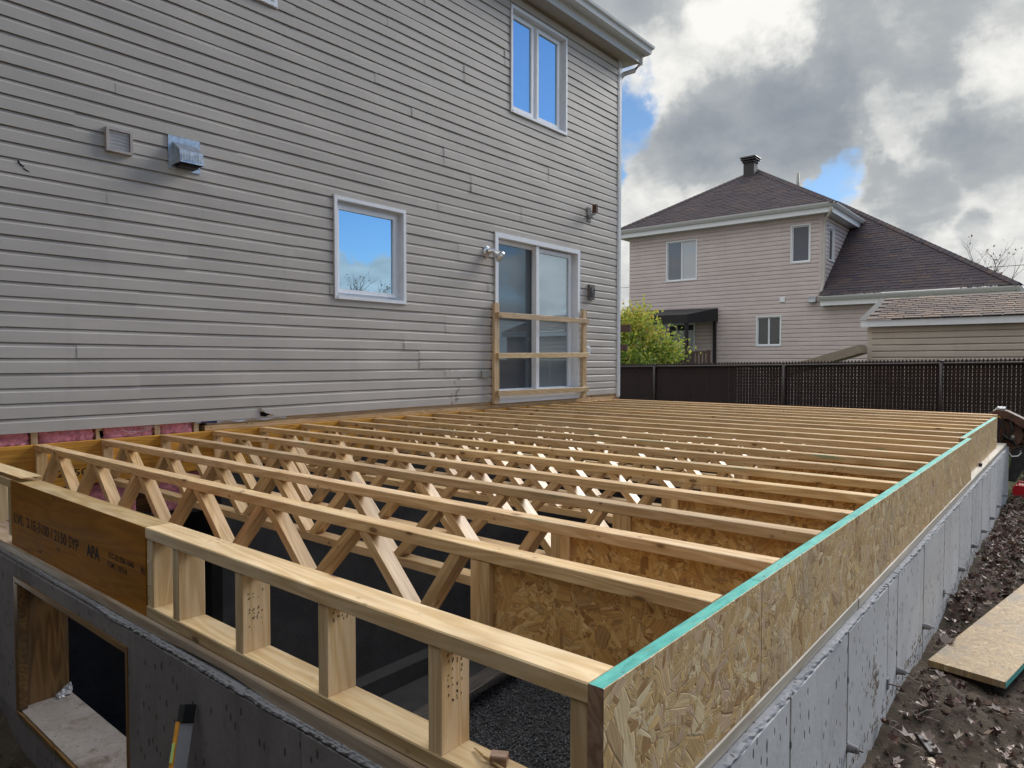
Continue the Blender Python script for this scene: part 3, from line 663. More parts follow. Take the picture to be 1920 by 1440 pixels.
# open strip below the siding: studs, insulation batts, sole plate
om = MB(); om.box((XL, 0.13, -0.64), (7.45, 0.15, 0.09)); om.out('rim_backing', M['buck'], house, (0, 0.13, 0))
for x in (-0.42, 0.0, 0.395, 0.80, 1.10):
    vbeam('wall_stud', (x+0.02, 0.06, -0.012), (x+0.02, 0.06, 0.082), 0.04, 0.09, M['spfp'], house)
beam('sole_plate', (1.18, 0.045, 0.022), (4.66, 0.045, 0.022), 0.09, 0.042, M['spf'], house)
beam('sole_plate', (4.665, 0.045, 0.022), (7.46, 0.045, 0.022), 0.09, 0.042, M['spf'], house)
beam('sole_plate', (1.20, 0.05, 0.064), (7.45, 0.05, 0.064), 0.09, 0.038, M['guard'], house)
def batt(x0, x1, z0, z1, label, y=0.035):
    nx_, nz_ = max(4, int((x1-x0)/0.02)), max(3, int((z1-z0)/0.015)); vs, fs = [], []
    for i in range(nx_+1):
        for j in range(nz_+1):
            u, v_ = i/nx_, j/nz_
            e = min(u, 1-u, 0.12)/0.12
            vs.append((x0+(x1-x0)*u, y-0.02*e+random.uniform(-0.010, 0.010), z0+(z1-z0)*v_+random.uniform(-0.003, 0.003)))
    for i in range(nx_):
        for j in range(nz_): fs.append((i*(nz_+1)+j, (i+1)*(nz_+1)+j, (i+1)*(nz_+1)+j+1, i*(nz_+1)+j+1))
    o = link_mesh('insulation_batt', vs, fs, M['pink'], None, (x0, y, z0), smooth=True)
    m = o.modifiers.new('thickness', 'SOLIDIFY'); m.thickness = 0.06; m.offset = -1.0
    tag(o, label, 'insulation', 'pink insulation batts in the opened wall')
batt(-0.9, -0.43, -0.01, 0.088, 'pink insulation batt cut off by the photo edge, below the siding')
batt(-0.375, -0.005, -0.01, 0.088, 'pink insulation batt left of the stud nearest the ledger print')
batt(0.045, 0.39, -0.01, 0.088, 'longest pink insulation batt between two studs below the siding')
batt(0.44, 0.795, -0.01, 0.088, 'pink insulation batt with white torn strings below the siding')
batt(0.845, 1.095, -0.01, 0.088, 'short pink insulation batt next to the sole plate')
batt(0.30, 0.66, -0.60, -0.31, 'pink insulation batt below the ledger, behind the nearest joist', 0.03)
batt(0.78, 1.24, -0.60, -0.31, 'pink insulation batt below the ledger, behind the second joist', 0.03)
# loose white strings and wrap
st_ = MB()
for k in range(16):
    x = random.uniform(0.48, 1.18); p = Vector((x, -0.002, random.uniform(0.01, 0.07)))
    q = p+Vector((random.uniform(-0.09, 0.09), random.uniform(-0.012, 0.0), random.uniform(-0.05, 0.05)))
    st_.tube([p, (p+q)/2+Vector((0, -0.006, 0.006)), q], 0.0013, 4)
o = st_.out('torn_strings', M['housewrap'], house)
wr = MB()
for i in range(18):
    x0, x1 = 1.10+i*0.045, 1.10+(i+1)*0.045
    z0a, z0b = 0.062+0.006*math.sin(i*1.3), 0.062+0.006*math.sin((i+1)*1.3)
    wr.add([(x0, -0.006-0.004*math.sin(i), z0a), (x1, -0.006-0.004*math.sin(i+1), z0b), (x1, -0.001, 0.088), (x0, -0.001, 0.088)], [(0, 1, 2, 3)], 0, 1 if 1 <= i <= 3 else 0)
wr.out('house_wrap', [M['housewrap'], M['blue']], house)

# siding damage: torn hole and lifted lip, their inner shade painted as black faces
tr = MB()
def blotch(m, pts, y, mi=0):
    m.add([(x, y, z) for x, z in pts]+[(x, y+0.002, z) for x, z in pts], [tuple(range(len(pts)))]+[(i, i+len(pts), (i+1) % len(pts)+len(pts), (i+1) % len(pts)) for i in range(len(pts))], 0, mi)
blotch(tr, [(-0.052, 1.862), (-0.043, 1.866), (-0.036, 1.850), (-0.022, 1.838), (-0.010, 1.835), (-0.016, 1.828), (-0.034, 1.835), (-0.048, 1.850)], -0.0165)
blotch(tr, [(-0.022, 1.826), (-0.008, 1.818), (0.006, 1.810), (0.020, 1.803), (0.004, 1.804), (-0.014, 1.814)], -0.0165)
tr.out('torn_hole_shade', M['black'], house, (-0.05, 0, 1.86))
lp = MB()
lp.add([(1.635, -0.0165, 0.182), (1.66, -0.030, 0.150), (1.69, -0.040, 0.118), (1.76, -0.030, 0.100), (1.80, -0.018, 0.088), (1.68, -0.014, 0.090), (1.64, -0.014, 0.13)], [(0, 1, 6), (1, 2, 5, 6), (2, 3, 4, 5)], 0, 0)
lp.add([(1.638, -0.0172, 0.165), (1.655, -0.0172, 0.150), (1.69, -0.0410, 0.116), (1.735, -0.034, 0.104), (1.70, -0.0172, 0.084), (1.655, -0.0172, 0.092)], [(0, 1, 2, 5), (2, 3, 4, 5)], 0, 1)
lp.out('lifted_lip', [M['siding'], M['black']], house, (1.65, 0, 0.1))
# dirty scuffs left of the door
sc_ = MB()
for k in range(26):
    x, z = random.gauss(4.02, 0.05), random.choice([0.10, 0.14, 0.2, 0.24, 0.3, 0.36, 0.42])+random.uniform(-0.02, 0.03)
    if z < 0.095: continue
    a, b = random.uniform(0.003, 0.010), random.uniform(0.008, 0.03)
    blotch(sc_, [(x-a, z-b*0.3), (x, z-b), (x+a, z-b*0.2), (x+a*0.6, z+b), (x-a*0.4, z+b*0.7)], -0.0163)
sc_.out('scuff_marks', M['stain'], house, kind='stuff')

# fittings on the wall
lv = thing('louvre_vent', 'small square louvred vent on the siding beside the metal dryer hood', 'vent', (0.565, -0.015, 2.05))
m_ = MB(); x0, x1, z0, z1 = 0.475, 0.652, 2.047, 2.216
for lo, hi in [((x0, -0.05, z0), (x0+0.018, -0.012, z1)), ((x1-0.018, -0.05, z0), (x1, -0.012, z1)), ((x0+0.018, -0.05, z1-0.018), (x1-0.018, -0.012, z1)), ((x0+0.018, -0.05, z0), (x1-0.018, -0.012, z0+0.018))]: m_.box(lo, hi)
m_.out('frame', M['vent'], lv)
for k in range(5):
    z = z0+0.022+k*0.0255
    beam('slat', (x0+0.019, -0.031, z+0.012), (x1-0.019, -0.031, z+0.012), 0.003, 0.026, M['trim2'], lv, up=(0, -0.42, 0.9))
hv = thing('hood_vent', 'galvanised dryer hood vent sticking out of the siding', 'vent', (1.04, -0.015, 2.02))
m_ = MB(); m_.box((0.915, -0.024, 2.022), (1.160, -0.014, 2.272)); m_.out('flange', M['galv'], hv)
m_ = MB()
hy = [(0.945, 1.13)]
a, b = 0.948, 1.128
m_.add([(a, -0.024, 2.225), (b, -0.024, 2.225), (b, -0.135, 2.150), (a, -0.135, 2.150), (a, -0.150, 2.055), (b, -0.150, 2.055), (a, -0.024, 2.055), (b, -0.024, 2.055)],
       [(0, 3, 2, 1), (3, 4, 5, 2), (0, 6, 4, 3), (1, 2, 5, 7)])
o = m_.out('hood', M['galv'], hv); sd_ = o.modifiers.new('sheet', 'SOLIDIFY'); sd_.thickness = 0.003
m_ = MB()
for k in range(8): m_.box((a+0.012+k*0.021, -0.1525, 2.07), (a+0.017+k*0.021, -0.1500, 2.14))
m_.out('corrugation', M['trim2'], hv)
m_ = MB(); m_.box((a+0.02, -0.10, 2.035), (b-0.02, -0.024, 2.056)); m_.out('flap', M['rustd'], hv)
fl = thing('flood_light', 'chrome flood light with one glass lamp left of the patio door', 'outdoor lamp', (4.54, -0.015, 1.82))
m_ = MB(); m_.tube([(4.545, -0.012, 1.83), (4.545, -0.03, 1.83), (4.545, -0.042, 1.83)], [0.066, 0.066, 0.050], 20); m_.out('base', M['chrome'], fl, smooth=False)
m_ = MB(); m_.tube([(4.545, -0.04, 1.83), (4.575, -0.075, 1.84), (4.60, -0.10, 1.815)], [0.034, 0.031, 0.033], 12); m_.out('arm', M['chrome'], fl)
m_ = MB(); m_.tube([(4.595, -0.095, 1.82), (4.62, -0.125, 1.795), (4.635, -0.145, 1.775), (4.645, -0.155, 1.765)], [0.036, 0.052, 0.068, 0.066], 16); o = m_.out('lamp_head', M['chrome'], fl)
m_ = MB(); m_.tube([(4.6455, -0.1556, 1.7645), (4.651, -0.163, 1.757)], [0.065, 0.052], 16); m_.out('lens', glass_mat('lamp glass', (0.5, 0.5, 0.42), 0.4), fl)
jb = thing('junction_box', 'dark grey electrical box with raised cover right of the patio door', 'electrical box', (6.755, -0.015, 1.42))
m_ = MB(); m_.box((6.672, -0.055, 1.428), (6.80, -0.013, 1.635)); m_.out('casing', M['grey'], jb)
m_ = MB(); m_.box((6.70, -0.068, 1.47), (6.785, -0.0555, 1.60)); m_.tube([(6.73, -0.07, 1.49), (6.745, -0.082, 1.53), (6.765, -0.07, 1.57)], 0.007, 6); m_.out('cover', M['grey'], jb)
wb = thing('wall_bracket', 'rusty steel bracket bolted high on the siding near the house corner', 'bracket', (6.73, -0.015, 2.5))
m_ = MB(); m_.box((6.645, -0.028, 2.505), (6.735, -0.013, 2.705)); m_.out('back_plate', M['grey'], wb)
m_ = MB(); m_.box((6.66, -0.10, 2.56), (6.71, -0.0285, 2.60)); m_.box((6.665, -0.135, 2.60), (6.715, -0.075, 2.615)); m_.out('hinge_arm', M['alu'], wb)
m_ = MB(); m_.box((6.675, -0.150, 2.62), (6.720, -0.085, 2.735)); m_.out('block', M['rust'], wb)
o = box('cover_box', (4.445, -0.04, 0.368), (4.560, -0.013, 0.448), M['greyl'], ch=0.004); tag(o, 'small grey-green cover box low on the siding left of the door guard', 'electrical box')
ob_ = thing('outlet_box', 'white outdoor outlet box behind the right post of the door guard', 'outlet', (6.66, -0.02, 0.66))
m_ = MB(); m_.box((6.60, -0.05, 0.665), (6.69, -0.013, 0.775)); m_.out('casing', M['trim'], ob_)
m_ = MB(); m_.box((6.62, -0.06, 0.69), (6.67, -0.0505, 0.75)); m_.out('flap', M['trim2'], ob_)

# wooden guard across the door
gr = thing('door_guard', 'lumber guard rail nailed across the white patio door', 'guard rail', (5.6, -0.06, 0.06))
vbeam('post', (4.655, -0.062, 0.060), (4.655, -0.062, 1.245), 0.088, 0.038, M['guard'], gr)
vbeam('post', (6.515, -0.062, 0.060), (6.515, -0.062, 1.268), 0.088, 0.038, M['guard'], gr)
beam('rail', (4.640, -0.102, 1.103), (6.555, -0.102, 1.115), 0.038, 0.064, M['guard'], gr)
beam('rail', (4.640, -0.102, 0.625), (6.550, -0.102, 0.648), 0.038, 0.062, M['guard'], gr)
beam('rail', (4.640, -0.102, 0.182), (6.555, -0.102, 0.176), 0.038, 0.062, M['guard'], gr)

# house foundation wall below, with the dark opening to the basement
fw = thing('basement_wall', 'dark damp concrete basement wall of the house behind the joists', 'wall', (3.5, -0.02, -2.7))
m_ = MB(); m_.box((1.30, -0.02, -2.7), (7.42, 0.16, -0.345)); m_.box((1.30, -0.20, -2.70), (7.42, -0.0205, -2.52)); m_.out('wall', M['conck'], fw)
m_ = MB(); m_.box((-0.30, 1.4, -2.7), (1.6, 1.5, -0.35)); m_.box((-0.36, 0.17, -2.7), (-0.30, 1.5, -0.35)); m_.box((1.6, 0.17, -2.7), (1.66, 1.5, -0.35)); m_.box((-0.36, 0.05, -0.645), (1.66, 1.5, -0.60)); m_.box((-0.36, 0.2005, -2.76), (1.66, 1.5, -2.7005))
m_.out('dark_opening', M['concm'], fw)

# unseen leafy screen added behind the camera to cut sky light on near faces
def light_blocker():
    vs, fs, tn = [], [], []; ny_, nz_ = 90, 34; rr = np.random.default_rng(5)
    for i in range(ny_+1):
        for j in range(nz_+1):
            y = -13+16*i/ny_; v_ = j/nz_
            if v_ < 0.8: x, z = -4.8-0.7*v_, -1.3+10.0*v_/0.8
            else: x, z = -5.4-1.8*(v_-0.8)/0.2, 8.7
            vs.append((x+rr.normal(0, 0.10), y+rr.normal(0, 0.05), z+rr.normal(0, 0.12)))
    for i in range(ny_):
        for j in range(nz_): fs.append((i*(nz_+1)+j, i*(nz_+1)+j+1, (i+1)*(nz_+1)+j+1, (i+1)*(nz_+1)+j)); tn.append(rr.random())
    o = link_mesh('light_blocker', vs, fs, leaf_mat('dark blocker', [(0.03, 0.03, 0.024), (0.055, 0.053, 0.045)], trans=0.0), None, (-4, -5, 0), tint=tn); o['kind'] = 'stuff'
light_blocker()

# ------------------------------------------------------------------ ledger on the house
lg = thing('ledger_beam', 'orange laminated veneer ledger fixed along the house wall behind the joists', 'beam', (3.5, -0.02, -0.15))
beam('board', (-0.9, -0.0225, -0.151), (3.48, -0.0225, -0.151), 0.044, 0.302, M['ledger'], lg)
beam('board', (3.484, -0.0225, -0.151), (7.44, -0.0225, -0.151), 0.044, 0.302, M['ledger'], lg)
def text(body, name, parent, origin, xdir, zdir, width, height, mat=None, bold=0.012):
    c = bpy.data.curves.new(name, 'FONT'); c.body = body; c.extrude = 0.0; c.offset = bold
    c.materials.append(mat or M['ink'])
    o = bpy.data.objects.new(name, c); COL.objects.link(o)
    bpy.context.view_layer.update()
    d = o.dimensions; sxx, syy = width/max(d.x, 1e-4), height/max(d.y, 1e-4)
    Xd, Zd = Vector(xdir), Vector(zdir); N = Xd.cross(Zd)
    p = Vector(origin)-(world_of(parent) if parent else Vector((0, 0, 0)))
    if parent: o.parent = parent
    o.matrix_local = Matrix.Translation(p) @ Matrix((Xd*sxx, Zd*syy, N)).transposed().to_4x4()
    return o
text('2.1E-3100 / 2150', 'lettering', lg, (-0.36, -0.0452, -0.235), (1, 0, 0), (0, 0, 1), 0.68, 0.048)

# ------------------------------------------------------------------ open-web joists
S = 0.4064; HJ = 0.3016
TOPS = [-0.42, -1.03, -1.635, -2.24, -2.845, -3.45, -3.955]
BOTS = [-0.125, -0.735, -1.335, -1.94, -2.545, -3.15, -3.735]
def joist(k, x, yend, label):
    t = thing('floor_joist', label, 'joist', (x, -2.4, -HJ), 'open-web floor joists')
    y0 = -0.046
    j = random.uniform(-0.0015, 0.0015)
    beam('top_chord', (x, y0, -0.019+j), (x, yend, -0.019+j), 0.064, 0.038, M['spf'], t, ch=0.002)
    beam('bottom_chord', (x, y0, -HJ+0.019), (x, yend, -HJ+0.019), 0.064, 0.038, M['spf'], t, ch=0.002)
    vbeam('end_post', (x, y0-0.019, -HJ+0.0385), (x, y0-0.019, -0.0385), 0.0635, 0.037, M['web'], t)
    e = 0.023
    for i in range(7):
        beam('web', (x, BOTS[i]-e, -HJ+0.030), (x, TOPS[i]+e, -0.030), 0.0605, 0.037, M['web'], t, up=(0, 0.6, 0.8))
        if i < 6: beam('web', (x, TOPS[i]-e, -0.030), (x, BOTS[i+1]+e, -HJ+0.030), 0.0605, 0.037, M['web'], t, up=(0, 0.6, 0.8))
    vbeam('panel_post', (x, -4.011, -HJ+0.0385), (x, -4.011, -0.0385), 0.0625, 0.038, M['web'], t)
    vbeam('panel_post', (x, -4.050, -HJ+0.0385), (x, -4.050, -0.0385), 0.0635, 0.038, M['web'], t)
    beam('strand_panel', (x-0.008, -4.0695, -HJ/2), (x-0.008, yend+0.001, -HJ/2), 0.012, HJ-0.077, M['osbweb'], t, ch=0.0005)
    return t
NJ = 19
for k in range(NJ):
    lab = ('nearest open-web floor joist, behind the short stud blocks' if k == 0 else
           'farthest open-web floor joist, along the far edge by the fence' if k == NJ-1 else
           ORD[k]+' open-web floor joist counted from the short stud blocks')
    joist(k, k*S+0.032, -4.752 if k < 12 else -4.709, lab)
o = beam('end_beam', (7.405, -0.046, -0.151), (7.405, -4.66, -0.151), 0.044, 0.302, M['ledger']); tag(o, 'orange veneer end beam closing the far end of the joists', 'beam')

# ------------------------------------------------------------------ rim boards
def rim(x0, x1, y_in, y_out, label):
    o = beam('rim_board', (x0, (y_in+y_out)/2, -HJ/2), (x1, (y_in+y_out)/2, -HJ/2), abs(y_in-y_out), HJ, [M['osb'], M['teal'], M['spfb']], ch=0.001, top=1, end=2)
    tag(o, label, 'rim board', 'strand board rim with teal painted edge')
rim(-0.519, 0.2275, -4.754, -4.786, 'nearest strand board rim piece with teal top edge, ending at the corner')
rim(0.2305, 4.475, -4.754, -4.786, 'longest strand board rim piece with teal top edge, middle of the right side')
rim(4.44, 6.90, -4.711, -4.743, 'farthest strand board rim piece with teal top edge, set back behind the others')

# ------------------------------------------------------------------ front ladder frame and veneer beam
FX0, FX1 = -0.519, -0.430; FXC = (FX0+FX1)/2
lf = thing('ladder_frame', 'ladder of two flat plates and short stud blocks along the near end', 'framing', (FXC, -3.9, -HJ))
beam('top_plate', (FXC, -2.994, -0.019), (FXC, -4.7535, -0.019), 0.089, 0.038, M['spfp'], lf, ch=0.003)
beam('bottom_plate', (FXC, -2.994, -HJ+0.019), (FXC, -4.7535, -HJ+0.019), 0.089, 0.038, M['spfp'], lf, ch=0.003)
for y, wd in ((-3.018, 0.044), (-3.201, 0.040), (-3.586, 0.040), (-3.981, 0.038), (-4.372, 0.040), (-4.733, 0.038)):
    o = vbeam('stud_block', (FXC+0.002, y, -HJ+0.0385), (FXC+0.002, y, -0.0385), 0.086, wd, M['spfp'], lf, ch=0.002)
def stamp(y, zs, parent, seed, xr=(-0.495, -0.455)):
    """Rows of faint dotted ink on the wide face of a block (it faces -y)."""
    rr = random.Random(seed); m = MB()
    for z in zs:
        for c in range(4):
            x = xr[0]+(xr[1]-xr[0])*c/3
            for k in range(rr.randint(0, 2)):
                xx, z2 = x+rr.uniform(-0.003, 0.003), z+rr.uniform(-0.005, 0.005)
                a, b = rr.uniform(0.0006, 0.0012), rr.uniform(0.001, 0.0035)
                m.box((xx-a, y-0.0006, z2-b), (xx+a, y+0.0004, z2+b))
    m.out('ink_stamp', M['ink'], parent, kind='stuff')
stamp(-3.606, [-0.055, -0.10, -0.115, -0.145, -0.158, -0.172, -0.19], lf, 1)
stamp(-4.000, [-0.05, -0.055, -0.075, -0.085], lf, 2)
stamp(-4.392, [-0.045, -0.06, -0.075, -0.09, -0.105, -0.125, -0.14, -0.155], lf, 3)
nl = MB()
for z in (-0.11, -0.19): nl.tube([(-0.5185, -3.020, z), (-0.5225, -3.020, z)], 0.0035, 8)
nl.out('nail_heads', M['chrome'], lf)
lb = thing('veneer_beam', 'orange-brown laminated veneer beam with black print, left of the ladder frame', 'beam', (FXC, -2.27, -0.15))
beam('beam', (FXC, -1.543, -0.151), (FXC, -2.991, -0.151), 0.089, 0.3014, [M['lvl'], M['lvltop']], lb, ch=0.001, top=1)
XT = FX0-0.0009; D_, U_ = (0, -1, 0), (0, 0, 1)
text('LVL', 'lettering', lb, (XT, -1.585, -0.190), D_, U_, 0.135, 0.045)
text('2.1E-3100 / 2150 SYP', 'lettering', lb, (XT, -1.765, -0.188), D_, U_, 0.625, 0.046)
text('APA', 'lettering', lb, (XT, -2.476, -0.187), D_, U_, 0.125, 0.050, bold=0.03)
text('ICC-ES ESR-1040', 'lettering', lb, (XT, -2.683, -0.156), D_, U_, 0.215, 0.020)
text('CCMC 12472-R', 'lettering', lb, (XT, -2.668, -0.190), D_, U_, 0.175, 0.020)
text('HU', 'lettering', lb, (XT, -2.955, -0.160), D_, U_, 0.034, 0.024)
lp2 = thing('corner_frame', 'light flat plate on a short block at the left end of the veneer beam', 'framing', (FXC, -1.0, -HJ))
beam('top_plate', (FXC+0.006, -0.047, 0.019), (FXC+0.006, -1.66, 0.019), 0.086, 0.004, M['spfp'], lp2)
beam('top_plate', (FXC, -0.047, -0.019), (FXC, -1.540, -0.019), 0.089, 0.037, M['spfp'], lp2)
beam('bottom_plate', (FXC, -0.047, -HJ+0.019), (FXC, -1.540, -HJ+0.019), 0.089, 0.038, M['spfp'], lp2)
for y in (-1.518, -1.13, -0.72, -0.3): vbeam('stud_block', (FXC, y, -HJ+0.0385), (FXC, y, -0.0385), 0.088, 0.040, M['spfp'], lp2)
# delete the thin overlapping strip idea: a short splice on top instead
bpy.data.objects.remove(lp2.children[0], do_unlink=True)

# small wood chip and splinter on the bottom plate
o = box('wood_chip', (-0.462, -4.515, -HJ+0.0385), (-0.435, -4.480, -HJ+0.058), M['spfb']); o.rotation_euler[2] += 0.5
tag(o, 'small brown wood offcut lying on the bottom plate near the corner', 'offcut')
m_ = MB(); m_.tube([(-0.455, -4.43, -HJ+0.043), (-0.470, -4.47, -HJ+0.046), (-0.478, -4.56, -HJ+0.042)], [0.002, 0.004, 0.001], 5)
o = m_.out('splinter', M['lvltop']); tag(o, 'long thin wood splinter lying on the bottom plate', 'splinter')

# ------------------------------------------------------------------ sill plates
def sill_front():
    vs, fs = [], []; n = 90; y0, y1 = 0.0, -4.7855
    for i in range(n+1):
        u = i/n; y = y0+(y1-y0)*u
        dip = 0.0
        for c_, w_, a_ in ((-3.50, 0.20, 0.014), (-4.02, 0.28, -0.012), (-3.25, 0.1, 0.004), (-2.6, 0.25, 0.003)): dip += a_*math.exp(-((y-c_)/w_)**2)
        zb = -0.3399+max(-0.012, dip)+random.uniform(-0.0006, 0.0006)
        xo = -0.529-(0.004 if dip < -0.002 else 0)
        vs += [(xo, y, -HJ-0.0008), (xo-0.002, y, -HJ-0.006), (xo-0.001, y, zb), (xo+0.010, y, min(zb, -0.340)), (-0.39, y, -0.340), (-0.39, y, -HJ-0.0008)]
    for i in range(n):
        for j in range(6): fs.append((i*6+j, i*6+(j+1) % 6, (i+1)*6+(j+1) % 6, (i+1)*6+j))
    fs += [(0, 1, 2, 3, 4, 5)[::-1], tuple(n*6+j for j in range(6))]
    return link_mesh('sill_plate', vs, fs, M['sill'], None, (-0.46, 0, -0.32))
# grain runs along local x: build the front sill with a rotated frame
def rot_sill():
    o = sill_front(); me = o.data
    Rm = Matrix.Rotation(R(90), 4, 'Z'); me.transform(Rm); o.rotation_euler = (0, 0, R(-90)); me.update()
    tag(o, 'pale wavy-edged sill plate on the concrete along the near end', 'sill plate')
rot_sill()
def sill(x0, x1, yo, yi, label):
    o = box('sill_plate', (x0, yo, -0.340), (x1, yi, -HJ-0.0008), M['sill2'], ch=0.003); tag(o, label, 'sill plate')
M['sill2'] = wood('pale weathered sill', (0.62, 0.56, 0.48), (0.50, 0.43, 0.35), grey=(0.56, 0.53, 0.50), greyf=0.6, specks=0.3)
sill(-0.388, 1.204, -4.789, -4.650, 'near piece of pale sill plate under the strand board rim')
sill(1.207, 7.40, -4.791, -4.650, 'long far piece of pale sill plate on the right foundation wall')

o = box('anchor_bolt', (5.28, -4.775, -HJ), (5.315, -4.750, -HJ+0.028), M['rustd'], ch=0.006); tag(o, 'small dark bolt standing on the pale sill beside the far rim piece', 'bolt')
mk_ = MB()
for x, n_ in ((-0.40, 4), (0.415, 9)):
    for q in range(n_): blotch(mk_, [(x+random.uniform(0.004, 0.03)+0.006*math.cos(t), 0.03+random.gauss(0.005, 0.014)+0.006*math.sin(t)) for t in np.linspace(0, 6.28, 7)[:-1]], 0.0143)
mk_.out('ink_mark', M['ink'], house)
# ------------------------------------------------------------------ foundation walls
ZTOP = -0.342; YO = -4.808; XO = -0.545
rw = thing('foundation_wall', 'long blue-grey concrete foundation wall with form lines along the right side', 'foundation wall', (3.5, YO, -0.86))
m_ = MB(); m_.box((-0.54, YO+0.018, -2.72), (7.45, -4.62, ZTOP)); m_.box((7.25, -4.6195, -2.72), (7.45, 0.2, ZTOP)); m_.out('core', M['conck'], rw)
XJ = [-0.545, -0.235, 0.393, 0.988, 1.609, 1.800, 2.428, 3.077, 3.700, 4.349, 4.97, 5.58, 6.19, 6.80, 7.41, 7.452]
for a, b in zip(XJ[:-1], XJ[1:]):
    g_ = 0.0075; o_ = random.uniform(0, 0.0015)
    box('concrete_panel', (a+g_, YO-o_, -1.6), (b-g_, YO+0.0185, ZTOP-0.014), M['conc'], rw, ch=0.0015)
# rough fin of hardened grout along the top outer edge
def ledge(parent, along, n, fn, name='grout_ledge'):
    vs, fs = [], []
    for i in range(n+1):
        u = i/n; j1, j2, j3 = (random.uniform(-1, 1) for _ in range(3))
        w_ = 0.6*math.sin(u*along*5.1)+0.4*math.sin(u*along*13.7+1)
        prof = [(0.045, 0.0), (0.008+0.004*j1, 0.0015*j2), (0.000-0.002*w_+0.003*j2, -0.005+0.002*j3), (-0.001-0.002*w_+0.0025*j3, -0.012-0.003*w_), (0.0045, -0.0145-0.004*w_+0.003*j1)]
        vs += [fn(u, a, b) for a, b in prof]
    for i in range(n):
        for j in range(4): fs.append((i*5+j, i*5+j+1, (i+1)*5+j+1, (i+1)*5+j))
    link_mesh(name, vs, fs, M['ledge'], parent, fn(0, 0, 0))
ledge(rw, 8.0, 420, lambda u, a, b: (-0.54+7.99*u, YO+a, ZTOP+0.001+b))
def tie(x, y, z, d, parent, thin=False):
    d = Vector(d); p = Vector((x, y, z)); m = MB()
    if not thin: m.tube([p-d*0.01, p+d*0.005, p+d*0.030, p+d*0.034], [0.024, 0.015, 0.0125, 0.010], 10)
    m.tube([p-d*0.01, p+d*(0.048 if not thin else 0.045)], 0.0025, 6, mi=1)
    if thin: m.box((x-0.012, y-0.006, z-0.022), (x+0.012, y+0.004, z+0.022), mi=0)
    m.out('form_tie', [M['concd'], M['rust']], parent, smooth=not thin)
for x, th in ((1.00, 0), (1.609, 1), (1.805, 0), (2.432, 0), (3.077, 1), (3.705, 0), (4.355, 0), (4.975, 0), (5.585, 0), (6.195, 0), (6.805, 0)):
    tie(x, YO-0.002, -0.762+random.uniform(-0.01, 0.01), (0, -1, 0), rw, bool(th))
tie(0.393, YO-0.002, -0.765, (0, -1, 0), rw)
# muddy smears
sm_ = MB()
for cx_, cz_, a_, b_, n_ in ((1.39, -0.67, 0.045, 0.05, 70), (0.71, -0.745, 0.07, 0.014, 40), (2.0, -0.83, 0.3, 0.02, 60), (1.2, -0.84, 0.2, 0.015, 50), (4.0, -0.85, 0.9, 0.02, 120)):
    for q in range(n_):
        c1, c2 = random.gauss(cx_, a_), random.gauss(cz_, b_); r1, r2_ = random.uniform(0.003, 0.014), random.uniform(0.002, 0.007); tl_ = random.uniform(0.0, 0.8)
        blotch(sm_, [(c1+r1*math.cos(t), c2+r2_*math.sin(t)+tl_*r1*math.cos(t)) for t in np.linspace(0, 6.283, 9)[:-1]], YO-0.0023)
sm_.out('mud_smear', M['stain'], rw, kind='stuff')

fwall = thing('foundation_wall', 'dark grey concrete foundation wall with a boarded window hole at the near end', 'foundation wall', (XO, -2.4, -1.05))
WY0, WY1, WZ0, WZ1 = -2.905, -1.665, -1.055, -0.420
m_ = MB()
xi = -0.345
for lo, hi in [((XO+0.005, -4.6195, -2.72), (xi, WY0, ZTOP)), ((XO+0.005, WY1, -2.72), (xi, 0.3, ZTOP)), ((XO+0.005, WY0, -2.72), (xi, WY1, WZ0)), ((XO+0.005, WY0, WZ1), (xi, WY1, ZTOP))]: m_.box(lo, hi)
m_.box((XO+0.005, YO+0.0065, -2.72), (xi, -4.6195, ZTOP-0.0005))
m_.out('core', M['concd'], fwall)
YJ = [-4.826, -4.54, -3.93, -3.32, -3.13, -2.52, -1.915, -1.30, -0.69, -0.08, 0.3]
for a, b in zip(YJ[:-1], YJ[1:]):
    zr = [(-1.8, ZTOP-0.018)]
    segs = []
    if b <= WY0 or a >= WY1: segs.append((a, b, -1.8, ZTOP-0.018))
    else:
        segs += [(a, b, WZ1, ZTOP-0.018), (a, b, -1.8, WZ0)]
        if a < WY0: segs.append((a, WY0, WZ0, WZ1))
        if b > WY1: segs.append((WY1, b, WZ0, WZ1))
    for (p, q, z0, z1) in segs:
        ga = 0.0012 if p == a else -0.0003; gb = 0.0012 if q == b else -0.0003
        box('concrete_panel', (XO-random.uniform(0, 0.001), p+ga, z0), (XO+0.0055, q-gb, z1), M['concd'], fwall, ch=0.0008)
ledge(fwall, 3.0, 200, lambda u, a, b: (XO+a, -4.83+2.2*u, ZTOP+0.001+b*0.9))
ledge(fwall, 2.6, 140, lambda u, a, b: (XO+0.004+a*0.7, -2.63+2.5*u, ZTOP+0.001+b*0.55), 'grout_edge')
